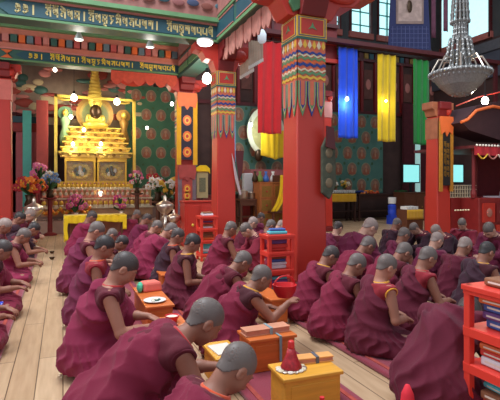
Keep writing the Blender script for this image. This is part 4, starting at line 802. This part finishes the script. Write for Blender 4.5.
m = MB(); m.prism([(2.80, 1.85), (2.83, 1.75), (2.98, 1.12), (2.95, 1.10), (2.86, 1.4)], .02, lambda u, v, d: (u, 7.76-d, v), mat('pale_scarf', rgb(190, 170, 170), .8)); m.prism([(2.86, 1.9), (3.02, 1.9), (2.99, 1.5), (2.93, 1.35)], .02, lambda u, v, d: (u, 7.74-d, v), MAR); solo(m, 'hanging_scarf', 'maroon and pale scarf hanging from the right side of the second column', 'scarf')
bulb(atY(251, 125, 13.0), 'small cool bulb lighting the niche statue', .05, 22, (.9, .95, 1), BULBC, cable=1.2)
# upper painted thangka
p = ray(409, 14.2, 0); t = thing('large_thangka', 'large painted scroll with blue brocade skirt at top right', 'scroll painting', (p.x, p.y, 5.4))
cx, cy = p.x, p.y; TH = lambda hw0, hw1, z0, z1, mm, d: (lambda b: b.prism([(-hw0, z0), (hw0, z0), (hw1, z1), (-hw1, z1)], .02, lambda u, v, w_: (cx+u*CA, cy-u*SA-w_-d, v), mm))
part1(t, 'brocade', TH(.66, .52, 5.42, 8.2, BROC, 0), smooth=False)
part1(t, 'painting', lambda b: (TH(.42, .42, 6.22, 7.9, mat('thangka_cloth', rgb(140, 116, 108), .7, var=.3, scale=4), .025)(b), TH(.36, .36, 6.3, 7.85, mat('thangka_inner', rgb(176, 150, 140), .7, var=.35, scale=7), .03)(b)))
def grid(b):
    for i in range(9): u = -.52+i*.13; b.box(cx+u*CA-.006, cx+u*CA+.006, cy-u*SA-.035, cy-u*SA-.02, 5.45, 6.15, mat('brocade_line', rgb(90, 96, 140), .7))
    for j in range(5): z = 5.5+j*.14; b.prism([(-.58, z), (.58, z), (.58, z+.012), (-.58, z+.012)], .01, lambda u, v, d: (cx+u*CA, cy-u*SA-.022-d, v), mat('brocade_line', (1, 1, 1)))
    b.ell((cx-.02, cy-.06, 6.75), (.10, .03, .2), BRONZE, 10, 6); b.ell((cx+.2, cy-.09, 6.6), (.07, .03, .14), BRONZE, 10, 6)
part1(t, 'motif', grid)
part1(t, 'rod', lambda b: b.cyl((cx-.7*CA, cy+.7*SA, 5.4), (cx+.7*CA, cy-.7*SA, 5.4), .03, .03, DWOOD))
for k, (pa, pb, z0_) in enumerate(((431, 437, 5.9), (443, 449, 6.1))):
    pp = ray((pa+pb)/2, 14.5, 0); m = MB(); m.sheet(6, 10, lambda u, v: (pp.x-.1+.2*u, pp.y+.02*math.sin(u*8), 8.4-(8.4-z0_)*v), mat('narrow_banner', rgb(110, 60, 80), .8, var=.4, scale=5), .01)
    solo(m, 'narrow_banner', ('narrow striped banner just right of the large scroll painting', 'narrow striped banner behind the chandelier stem')[k], 'banner', smooth='full')
# chandelier
p = ray(460, 7.0, 0); cx, cy = p.x, p.y; t = thing('chandelier', 'large crystal chandelier hanging at upper right', 'chandelier', (cx, cy, 2.7))
zz = lambda py: HC+(YH-py)*7/FPX
def cr(b):
    b.lathe([(.03, zz(97)), (.16, zz(94)), (.30, zz(86)), (.40, zz(77)), (.44, zz(74)), (.43, zz(72)), (.3, zz(74))], (cx, cy, 0), CRYS, 26)
part1(t, 'bowl', cr)
def bd(b):
    for j in range(7):
        r = .44-.055*j; z = zz(74+3.4*j); n = max(8, int(40*r/.44))
        for i in range(n): a = 2*math.pi*(i+.5*(j % 2))/n; b.ell((cx+r*math.cos(a), cy+r*math.sin(a), z), (.02, .02, .03), CRYS, 6, 4)
part1(t, 'crystal_drops', bd)['kind'] = 'stuff'
def up(b):
    for k, (r, py0, py1) in enumerate(((.16, 72, 50), (.20, 58, 38), (.10, 40, 20), (.13, 22, -12))):
        n = 14
        for i in range(n):
            a = 2*math.pi*i/n+k; x = cx+r*math.cos(a); y = cy+r*math.sin(a)
            b.cyl((x, y, zz(py0)), (cx+.7*r*math.cos(a), cy+.7*r*math.sin(a), zz(py1)), .012, .018, CRYS, 5)
            for q in range(4): v = q/4; b.ell((x*(1-v*.3)+cx*v*.3, y*(1-v*.3)+cy*v*.3, zz(py0)*(1-v)+zz(py1)*v), (.022, .022, .03), CRYS, 6, 4)
part1(t, 'crystal_column', up)
part1(t, 'arm', lambda b: [b.tube([(cx+.1*math.cos(a), cy+.1*math.sin(a), zz(60)), (cx+.3*math.cos(a), cy+.3*math.sin(a), zz(58)), (cx+.42*math.cos(a), cy+.42*math.sin(a), zz(72))], .012, SILVER, 6) for a in np.arange(0, 6.2, math.pi/4)])
part1(t, 'stem', lambda b: b.cyl((cx, cy, zz(72)), (cx, cy, 6.5), .02, .02, SILVER))
p = ray(485, 8.0, HC+(YH-101)*8/FPX); bulb(tuple(p), 'warm bulb glowing below right of the chandelier', .06, 22, (1, .78, .55))
t = thing('red_lamp_bracket', 'thin red rod running to the warm bulb under the chandelier', 'bracket', tuple(p)); part1(t, 'rod', lambda b: b.tube([tuple(ray(456, 8, HC+(YH-106)*8/FPX)), tuple(ray(478, 8, HC+(YH-97)*8/FPX)), tuple(ray(500, 8, HC+(YH-92)*8/FPX))], .012, RED, 6))
# ---------------------------------------------------------------- people
def smin(a, b, k):
    h = np.clip(.5+.5*(b-a)/k, 0, 1); return b*(1-h)+a*h-k*h*(1-h)
def smax(a, b, k): return -smin(-a, -b, k)
def cap_(P, a, b, r0, r1):
    a = np.array(a, float); b = np.array(b, float); ba = b-a; t = np.clip(((P-a)@ba)/(ba@ba+1e-9), 0, 1)
    return np.linalg.norm(P-a-t[:, None]*ba, axis=1)-(r0+(r1-r0)*t)
def ell_(P, c, r, M=None):
    q = P-np.array(c, float)
    if M is not None: q = q@M
    r = np.array(r, float); k0 = np.linalg.norm(q/r, axis=1); k1 = np.linalg.norm(q/(r*r), axis=1)+1e-9
    return k0*(k0-1)/k1
def nets(f, lo, hi, h):
    lo = np.array(lo, float); n = (np.ceil((np.array(hi)-lo)/h/4).astype(int))*4+1
    cn = (n-1)//4+1; g = np.stack(np.meshgrid(*[np.arange(k) for k in cn], indexing='ij'), -1).reshape(-1, 3)
    cd = f(lo+g*4*h).reshape(cn); D = np.repeat(np.repeat(np.repeat(cd, 4, 0), 4, 1), 4, 2)[:n[0], :n[1], :n[2]].copy()
    c8 = np.stack([cd[i:cn[0]-1+i, j:cn[1]-1+j, k:cn[2]-1+k] for i in (0, 1) for j in (0, 1) for k in (0, 1)])
    near = (np.abs(c8).min(0) < 4*h*1.5+.03) | ((c8.min(0) < 0) & (c8.max(0) > 0))
    bi = np.argwhere(near); o = np.stack(np.meshgrid(*[np.arange(5)]*3, indexing='ij'), -1).reshape(-1, 3)
    idx = (bi[:, None]*4+o[None]).reshape(-1, 3); flat = np.unique(np.ravel_multi_index(idx.T, D.shape))
    ijk = np.stack(np.unravel_index(flat, D.shape), -1); D.ravel()[flat] = f(lo+ijk*h)
    S = D < 0; s8 = np.stack([S[i:n[0]-1+i, j:n[1]-1+j, k:n[2]-1+k] for i in (0, 1) for j in (0, 1) for k in (0, 1)])
    act = s8.any(0) & ~s8.all(0); ci = np.argwhere(act); vid = -np.ones(act.shape, int); vid[act] = np.arange(len(ci))
    off = np.array([(i, j, k) for i in (0, 1) for j in (0, 1) for k in (0, 1)])
    dv = np.stack([D[tuple((ci+q).T)] for q in off], 1); acc = np.zeros((len(ci), 3)); cnt = np.zeros(len(ci))
    for a in range(8):
        for b in range(a+1, 8):
            if np.abs(off[a]-off[b]).sum() != 1: continue
            da, db = dv[:, a], dv[:, b]; mk = (da < 0) != (db < 0); t = da/(da-db+1e-12)
            p = off[a]+t[:, None]*(off[b]-off[a]); acc[mk] += p[mk]; cnt[mk] += 1
    V = lo+(ci+acc/cnt[:, None])*h; F = []
    for ax in range(3):
        u, v = (ax+1) % 3, (ax+2) % 3; sl = [slice(None)]*3; s2 = [slice(None)]*3; sl[ax] = slice(0, -1); s2[ax] = slice(1, None)
        A, B = S[tuple(sl)], S[tuple(s2)]; e = np.argwhere(A != B); e = e[(e[:, u] > 0) & (e[:, v] > 0) & (e[:, u] < n[u]-1) & (e[:, v] < n[v]-1)]
        inside = A[tuple(e.T)]; eu = np.zeros(3, int); eu[u] = 1; ev = np.zeros(3, int); ev[v] = 1
        q = np.stack([vid[tuple((e-eu-ev).T)], vid[tuple((e-ev).T)], vid[tuple(e.T)], vid[tuple((e-eu).T)]], 1)
        q[~inside] = q[~inside][:, ::-1]; F.append(q[(q >= 0).all(1)])
    F = np.concatenate(F); return V, F
def to_mesh(name, V, F):
    me = bpy.data.meshes.new(name); me.vertices.add(len(V)); me.vertices.foreach_set('co', V.astype(np.float32).ravel())
    me.loops.add(len(F)*4); me.loops.foreach_set('vertex_index', F.astype(np.int32).ravel())
    me.polygons.add(len(F)); me.polygons.foreach_set('loop_start', np.arange(0, len(F)*4, 4, dtype=np.int32)); me.polygons.foreach_set('loop_total', np.full(len(F), 4, dtype=np.int32))
    me.polygons.foreach_set('use_smooth', np.ones(len(F), bool)); me.update(calc_edges=True); me.validate(); return me
def ss(x, a, b): t = np.clip((x-a)/(b-a), 0, 1); return t*t*(3-2*t)

def monk_meshes(key, lean=38, neck=None, pitch=35, arms='desk', wrap=False, seed=0, hyaw=0, h=.0092, bulk=1.0):
    th = math.radians(lean); nk = math.radians(neck if neck is not None else lean+14); pt = math.radians(pitch); R = math.radians
    d1 = np.array([math.sin(th*.8), 0, math.cos(th*.8)]); d2 = np.array([math.sin(th*1.2), 0, math.cos(th*1.2)]); Y = np.array([0, 1., 0])
    H = np.array([0, 0, .13]); C = H+.29*d1; N = C+.21*d2; HD = N+.165*np.array([math.sin(nk), 0, math.cos(nk)])
    # head frame
    cy, sy = math.cos(R(hyaw)), math.sin(R(hyaw)); Fw = np.array([math.cos(pt)*cy, sy, -math.sin(pt)]); Fw /= np.linalg.norm(Fw)
    Lf = np.array([-sy, cy, 0]); Up = np.cross(Fw, Lf); MH = np.stack([Fw, Lf, Up], 1); hp = lambda *a: HD+MH@np.array(a, float)
    SL = C+.155*d2+.165*Y+.01*d1; SR = C+.155*d2-.165*Y+.01*d1
    if arms == 'desk': EL, ER = SL+np.array([.10, .06, -.24]), SR+np.array([.08, -.06, -.25]); WL, WR = EL+np.array([.20, -.10, .0]), ER+np.array([.20, .10, .0])
    elif arms == 'raise': EL = SL+np.array([.10, .06, -.2]); WL = EL+np.array([.2, -.1, .02]); ER = SR+np.array([.16, -.05, -.20]); WR = ER+np.array([.17, -.0, .14])
    elif arms == 'down': EL = SL+np.array([.05, .05, -.25]); WL = EL+np.array([.2, -.12, -.02]); ER = SR+np.array([.03, -.05, -.26]); WR = ER+np.array([.19, .10, -.02])
    for e in (EL, ER, WL, WR): e[2] = max(e[2], .20)
    def hand(P, W, E, sgn):
        f = (W-E)/np.linalg.norm(W-E); f2 = f+np.array([.1, sgn*.25, -.35]); f2 /= np.linalg.norm(f2)
        s = np.cross(f2, [0, 0, 1.]); s /= np.linalg.norm(s)+1e-9; nn = np.cross(s, f2)
        K = W+f2*.075; M = np.stack([f2, s, nn], 1); d = ell_(P, W+f2*.045, (.052, .038, .018), M)
        for i, (o, L) in enumerate(((-.028, .062), (-.010, .072), (.010, .068), (.028, .052))):
            a = K+s*o-f2*.01; b = a+f2*L*.5; c_ = b+(f2*.75-nn*.6)*L*.45; e_ = c_+(f2*.3-nn*.95)*L*.3
            d = smin(d, np.minimum(np.minimum(cap_(P, a, b, .0095, .009), cap_(P, b, c_, .009, .008)), cap_(P, c_, e_, .008, .007)), .006)
        tb = W+f2*.02+s*.03*sgn; d = smin(d, np.minimum(cap_(P, tb, tb+f2*.03+s*.02*sgn-nn*.01, .012, .010), cap_(P, tb+f2*.03+s*.02*sgn-nn*.01, tb+f2*.058+s*.014*sgn-nn*.02, .010, .008)), .008)
        return d
    def head(P):
        q = (P-HD)@MH; z0 = (0, 0, 0)
        d = ell_(q, (-.018, 0, .028), (.100, .076, .090)); d = smin(d, ell_(q, (.022, 0, -.035), (.068, .059, .080)), .035)
        d = smin(d, cap_(q, (.05, 0, -.100), (.060, 0, -.098), .024, .020), .03); d = smin(d, ell_(q, (.045, 0, -.045), (.045, .058, .045)), .03)
        for s in (-1, 1):
            d = smax(d, -(np.linalg.norm(q-np.array([.098, s*.032, .002]), axis=1)-.017), .014)
            d = smin(d, np.linalg.norm(q-np.array([.072, s*.031, .000]), axis=1)-.0145, .008)
            d = smin(d, cap_(q, (.082, s*.012, .022), (.070, s*.048, .022), .009, .007), .014)
            e = ell_(q, (-.008, s*.078, -.018), (.024, .010, .034)); e = smax(e, -ell_(q, (.000, s*.088, -.014), (.013, .008, .020)), .006); d = smin(d, e, .010)
        d = smin(d, cap_(q, (.086, 0, .012), (.103, 0, -.026), .008, .013), .014); d = smin(d, ell_(q, (.094, 0, -.033), (.014, .019, .010)), .010)
        d = smin(d, ell_(q, (.084, 0, -.062), (.012, .024, .006)), .007); d = smin(d, ell_(q, (.082, 0, -.073), (.011, .020, .007)), .007)
        return d
    def skull(P):
        q = (P-HD)@MH; return ell_(q, (-.018, 0, .028), (.100, .076, .090)), q
    TD = lambda P: smin(smin(cap_(P, H, C, .125, .125), cap_(P, C, C+.15*d2, .125, .095), .08), np.minimum(cap_(P, C+.15*d2, SL, .08, .06), cap_(P, C+.15*d2, SR, .08, .06)), .06)
    def body(P):
        d = smin(TD(P)+.012, cap_(P, N-.03*d2, hp(-.03, 0, -.06), .060, .050), .04); d = smin(d, head(P), .02)
        for S_, E_, W_, s in ((SL, EL, WL, -1), (SR, ER, WR, 1)):
            a = smin(cap_(P, S_, E_, .054, .041), cap_(P, E_, E_*.45+W_*.55, .041, .036), .015); a = smin(a, cap_(P, E_*.45+W_*.55, W_, .036, .026), .015)
            a = smin(a, hand(P, W_, E_, s), .015); d = smin(d, a, .02)
        for s in (-1, 1): d = smin(d, smin(cap_(P, (0, s*.09, .12), (.32, s*.24, .10), .085, .06), cap_(P, (.32, s*.24, .085), (.20, -s*.10, .07), .05, .035), .03), .04)
        return np.maximum(d, -(P[:, 2]-.012))
    vn = d2*.8-np.array([.25, 0, 0]); vn /= np.linalg.norm(vn)
    def vest(P):
        d = TD(P)-.012
        for S_, s_ in ((SL, 1), (SR, -1)): d = smin(d, cap_(P, S_-s_*.03*Y, S_, .072, .066), .03); d = smax(d, (P-S_)@np.array([0, s_*.9, -.43])-.036, .012)
        d = smin(d, cap_(P, N-.06*d2, N-.0*d2, .095, .070), .05)
        q = P-(N+.012*d2+np.array([.0, 0, 0])); d = smax(d, q@vn, .008)
        return d+.003*np.sin(P@np.array([40, 60, 30.])+seed)*ss(P[:, 2], .2, .3)
    def sleeve(P):
        aa = np.array([0, -.9, -.43]); q = P-(SR+aa*.034); ax = q@aa; r = np.sqrt(np.maximum((q*q).sum(1)-ax*ax, 0)); return np.sqrt((r-.058)**2+ax**2)-.008
    def trim(P):
        c = N+.010*d2; q = P-c; ax = q@vn; r = np.sqrt(np.maximum((q*q).sum(1)-ax*ax, 0)); d = np.sqrt((r-.072)**2+ax**2*.45)-.011
        return d
    def robe(P):
        x, y, z = P.T; b = bulk
        d = ell_(P, (.02, 0, .12), (.205*b, .24*b, .19)); d = smin(d, ell_(P, (.16, 0, .05), (.30, .34, .14)), .08)
        for s in (-1, 1): d = smin(d, ell_(P, (.29, s*.20, .085), (.15, .14, .095)), .06)
        tw = cap_(P, H+np.array([-.03, 0, 0]), C-.01*d1, .165*b, .155*b); tw = smin(tw, cap_(P, C, C+.14*d2, .15*b, .118), .06)
        tw = smin(tw, cap_(P, C+.13*d2, SL, .11, .088), .06); tw = smin(tw, cap_(P, SL, EL, .088, .085), .05); tw = smin(tw, cap_(P, EL, (EL[0]-.02, EL[1]+.03, .05), .085, .10), .06)
        tw = smin(tw, cap_(P, (C-np.array([.05, -.03, .04])), (-.08, .03, .06), .12*b, .14*b), .08)
        if wrap:
            tw = smin(tw, cap_(P, C+.13*d2, SR, .11, .088), .06); tw = smin(tw, cap_(P, SR, ER, .088, .080), .05); tw = smin(tw, cap_(P, ER, (ER[0]-.02, ER[1]-.03, .05), .08, .10), .06)
            tw = smin(tw, cap_(P, EL, WL, .08, .055), .04); tw = smin(tw, cap_(P, ER, WR, .08, .055), .04)
            tw = smin(tw, cap_(P, N-.05*d2-.05*Y, N-.05*d2+.05*Y, .10, .10), .05); tw = smax(tw, (P-(N+.012*d2))@vn, .02)
        else:
            cn_ = d2*.70-Y*.71; q = (P-(N-.003*d2+.012*Y))@cn_; tw = smax(tw, q, .02)
            rl = np.sqrt(q*q+np.maximum(tw-0, -1)**2)           # rolled edge of the shawl
            tw = smin(tw, rl-.016, .02)
        d = smin(d, tw, .07)
        # folds
        c0 = SL+.16*d2+.04*Y; vx = P-c0; a = np.arctan2(vx[:, 1], -(vx@d1)); r = np.linalg.norm(vx, axis=1)
        w1 = ss(z, .16, .30)*ss(r, .14, .34); f1 = 1-np.abs(np.sin(a*8+1.1*np.sin(r*9+seed)+seed*1.7+2.2*x))**.7
        f1b = 1-np.abs(np.sin(a*13+2.0*np.sin(r*6+seed*2)+z*5))**.8
        b_ = np.arctan2(y, x-.04); w2 = 1-ss(z, .14, .30); f2 = 1-np.abs(np.sin(b_*9+1.6*np.sin(z*22+b_*3+seed)+seed))**.7
        dg = x*.3+y*.75+z*1.0; f3 = 1-np.abs(np.sin(dg*20+2*np.sin(x*7+seed)+y*4))**.8
        d = d-(w1*(f1*.027+f1b*.014+f3*.008)+w2*(f2*.020+f3*.011))+.014+.010*np.sin(x*11+seed)*np.cos(y*9-z*8+seed)
        return np.maximum(d, -(z-.004))
    def hair(P):
        e, q = skull(P); nk_ = cap_(P, N-.0*d2, hp(-.03, 0, -.06), .060, .050); e2 = smin(smin(e, ell_(q, (.0, 0, -.03), (.068, .060, .06)), .03), nk_, .04)
        x_ = q[:, 0]; line = -.078+.070*ss(x_, -.075, -.02)+.058*ss(x_, .015, .085)-.012*ss(x_, -.02, .01)*(1-ss(x_, .01, .04))
        return np.maximum(smax(e2-.0022, line-q[:, 2], .003), -(e2+.006))
    def brows(P):
        q = (P-HD)@MH; d = 1e3+np.zeros(len(P))
        for s in (-1, 1):
            d = np.minimum(d, cap_(q, (.0945, s*.014, .0275), (.080, s*.046, .0265), .0036, .003)); d = np.minimum(d, cap_(q, (.0868, s*.020, -.0035), (.0815, s*.043, -.0045), .0024, .002))
        return d
    lo, hi = (-.45, -.55, -.02), (1.0, .55, 1.0); out = {}
    bb = lambda c, r: (np.array(c)-r, np.array(c)+r)
    for nm, f, l, u, hh in (('body', body, (-.25, -.42, -.02), (.95, .42, .98), h*.8), ('vest', vest, (-.25, -.36, .0), (.75, .36, .9), h), ('robe', robe, lo, (.8, .55, .85), h*1.15), ('hair', hair, *bb(HD, .14), .0055), ('eyebrows', brows, *bb(HD, .14), .0032), ('collar', trim, *bb(N, .15), .0055))+((('sleeve_edge', sleeve, *bb(SR, .15), .0055),) if not wrap else ()):
        V, F = nets(f, l, u, hh); out[nm] = to_mesh(nm, V, F)
    return dict(m=out, head=HD.copy(), hand=WR.copy())
VAR = {}
def var(key):
    if key in VAR: return VAR[key]
    P = {'up': dict(lean=13, pitch=38, seed=1, arms='down'), 'mid': dict(lean=20, pitch=42, seed=2), 'mid2': dict(lean=28, pitch=50, seed=8, hyaw=-8), 'deep': dict(lean=40, pitch=52, seed=3), 'bow': dict(lean=68, neck=84, pitch=72, seed=4, arms='down'),
         'low': dict(lean=54, neck=60, pitch=46, seed=11), 'raise': dict(lean=34, pitch=38, seed=5, arms='raise'), 'wmid': dict(lean=22, pitch=45, seed=6, wrap=True), 'wdeep': dict(lean=37, pitch=55, seed=7, wrap=True), 'wbow': dict(lean=48, neck=100, pitch=80, seed=9, wrap=True, bulk=1.12)}[key]
    VAR[key] = monk_meshes(key, **P); return VAR[key]
def setm(o, m):
    if not o.data.materials: o.data.materials.append(None)
    o.material_slots[0].link = 'OBJECT'; o.material_slots[0].material = m
def person(key, px, py, D, rz, robe, vest, trim, hair, skin, label, sc_=None, z0=.036):
    v = var(key); hz = HC+(YH-py)*D/FPX; s = sc_ or min(1.14, max(.82, (hz-z0)/v['head'][2])); R = math.radians(rz); hd = v['head']*s
    q = ray(px, D, 0); ox = q.x-(hd[0]*math.cos(R)-hd[1]*math.sin(R)); oy = q.y-(hd[0]*math.sin(R)+hd[1]*math.cos(R))
    t = thing('person', label, 'person', (ox, oy, z0)); t.rotation_euler.z = R; t.scale = (s, s, s)
    for nm, m_ in (('body', SKIN[skin]), ('vest', VEST[vest]), ('robe', ROBE[robe]), ('hair', HAIR[hair]), ('eyebrows', HAIR[3]), ('collar', TRIM[trim]), ('sleeve_edge', TRIM[1] if (trim == 1 and vest == 1) else VEST[vest])):
        if nm not in v['m']: continue
        o = bpy.data.objects.new(nm, v['m'][nm]); COL.objects.link(o); o.parent = t; setm(o, m_)
    print('PERSON', key, round(s, 2), 'x%.2f y%.2f z%.2f' % (ox, oy, hz), label[:40]); return t
PEOPLE = [  # darker robes on the right rows put the light's falloff into cloth colour
 # key px py D rz robe vest trim hair skin label
 ('wdeep', 237, 379, 1.9, 8, 1, 0, 0, 1, 1, 'monk in maroon with shaved grey head, lowest and nearest in the frame'),
 ('low', 206, 321, 2.55, 3, 1, 0, 2, 1, 1, 'nearest bare armed monk bent low behind the yellow desk'),
 ('mid', 125, 268, 3.25, -6, 0, 0, 2, 0, 0, 'monk in bright magenta robe by the plank aisle, looking down at his lap'),
 ('up', 105, 247, 4.3, -4, 3, 1, 0, 3, 1, 'monk with orange collar just behind the bright magenta robed one'),
 ('mid', 97, 231, 5.6, 2, 3, 0, 3, 1, 0, 'grey headed monk beside the yellow table, third back along the aisle'),
 ('wmid', 92, 217, 8.3, 0, 0, 0, 3, 0, 1, 'farthest monk of the aisle row, at the yellow cloth'),
 ('deep', 122, 248, 6.0, -8, 2, 0, 3, 3, 1, 'low dark head between the orange collared monk and the second row'),
 ('deep', 112, 237, 6.9, 4, 3, 0, 3, 1, 0, 'low grey head right of the monk beside the yellow table'),
 ('raise', 262, 285, 3.62, 0, 1, 2, 1, 1, 1, 'monk with yellow collar raising his bare hand by the red basket'),
 ('deep', 243, 262, 4.4, 4, 1, 0, 3, 1, 1, 'grey headed monk behind the one raising his hand'),
 ('up', 193, 243, 4.9, -14, 2, 2, 1, 3, 1, 'dark haired monk with yellow collar and bare arm, centre left'),
 ('up', 178, 243, 5.7, -10, 4, 2, 0, 0, 1, 'dark robed monk with orange collar left of the bare armed one'),
 ('wdeep', 171, 231, 6.5, 0, 0, 0, 3, 1, 0, 'pale headed monk in a wide magenta wrap behind the dark robed one'),
 ('mid2', 157, 227, 7.2, 4, 0, 0, 3, 1, 0, 'monk leaning right, in front of the silver lamps'),
 ('wmid', 147, 219, 8.6, 0, 3, 0, 3, 0, 1, 'far monk in magenta wrap right of the yellow table'),
 ('wmid', 137, 214.5, 9.9, 0, 1, 0, 3, 1, 1, 'farthest monk of the second row, beneath the altar flowers'),
 ('mid', 231, 229, 6.4, 6, 1, 0, 3, 1, 1, 'monk with bare arm directly below the second red column'),
 ('wdeep', 246, 230, 6.9, 176, 5, 0, 3, 1, 2, 'pink faced monk facing left beside the second red column'),
 ('wmid', 253, 223, 7.7, 0, 2, 0, 3, 2, 2, 'far monk with light shaved head between the two red columns'),
 ('wmid', 261, 224, 9.1, 0, 3, 0, 3, 0, 1, 'far monk with dark head between the two red columns'),
 ('mid', 271, 227, 7.3, 0, 3, 0, 3, 1, 1, 'monk behind the left top corner of the shelf by the big column'),
 ('wdeep', 281, 227, 8.2, 10, 5, 0, 3, 2, 2, 'pale headed monk peeping above the shelf by the big column'),
 ('mid2', 331, 258, 4.5, -2, 1, 0, 1, 0, 1, 'monk with yellow collar at the foot of the big column'),
 ('mid2', 357, 265, 4.0, 0, 1, 0, 3, 1, 1, 'monk with bare upper arm second from the big column'),
 ('up', 387, 268, 3.6, -4, 2, 1, 1, 1, 0, 'monk in red vest with yellow edging, third from the big column'),
 ('wbow', 468, 314, 3.05, 20, 2, 0, 3, 0, 1, 'monk bowed right down behind the near red book shelf'),
 ('mid', 338, 228, 6.9, 20, 3, 0, 3, 0, 2, 'small monk with dark head just right of the big column'),
 ('wdeep', 370, 228, 6.1, 0, 3, 0, 3, 2, 2, 'light headed monk in broad purple wrap under the mustard tables'),
 ('wdeep', 368, 246, 5.2, 0, 1, 0, 3, 1, 1, 'brown headed monk behind the second and third from the big column'),
 ('wmid', 397, 224, 7.7, 10, 4, 0, 3, 1, 1, 'far monk in dark robe below the blue water bottle'),
 ('wdeep', 414, 230, 7.7, 180, 4, 0, 3, 1, 2, 'monk facing left below the mustard box'),
 ('mid', 404, 237, 6.0, 0, 3, 0, 3, 1, 1, 'brown headed monk in profile left of the right column'),
 ('deep', 404, 253, 4.8, 0, 1, 0, 3, 1, 1, 'monk with low brown head above the red vested one'),
 ('mid', 428, 258, 4.1, -6, 2, 1, 2, 1, 1, 'monk in faded red vest with bare arm, right of centre'),
 ('wmid', 437, 246, 5.5, 0, 3, 0, 3, 2, 2, 'monk with light brown head behind the faded red vested one'),
 ('wdeep', 436, 231, 7.2, 175, 4, 0, 3, 2, 2, 'pale headed monk in near black robe at the right column'),
 ('wmid', 462, 227, 7.7, 205, 5, 0, 3, 1, 2, 'monk in red facing left, by the throne pavilion'),
 ('wmid', 465, 250, 5.0, 4, 2, 0, 3, 2, 1, 'grey haired monk in plum robe right of the light brown head'),
 ('mid', 487, 252, 4.5, 0, 4, 2, 1, 3, 1, 'dark haired monk with bare arm above the near shelf'),
 ('wdeep', 489, 230, 6.7, 190, 3, 0, 3, 1, 2, 'monk facing left at the right edge before the pavilion panels'),
 ('mid', 3, 250, 4.55, 0, 1, 2, 3, 0, 1, 'monk cut by the left edge, arm stretched to the aisle'),
 ('mid2', 24, 236, 6.0, 2, 0, 0, 3, 1, 1, 'grey headed monk leaning out over the left side of the aisle'),
 ('mid', 5, 226, 6.5, -4, 5, 0, 3, 2, 1, 'pale headed monk at the left edge'),
 ('deep', 34, 229, 7.3, 6, 4, 0, 3, 3, 1, 'black haired monk low beside the tall silver lamp'),
 ('wmid', 20, 218, 8.0, 0, 4, 0, 3, 3, 1, 'dark headed monk far left behind the grey headed one'),
 ('wdeep', 30, 215, 8.9, 0, 2, 0, 3, 2, 2, 'farthest pale headed monk on the left of the aisle'),
 ('mid', -16, 300, 3.6, 4, 1, 0, 3, 0, 1, 'monk mostly beyond the left edge, knee beside the orange desk'),
]
for a in PEOPLE: person(*a)
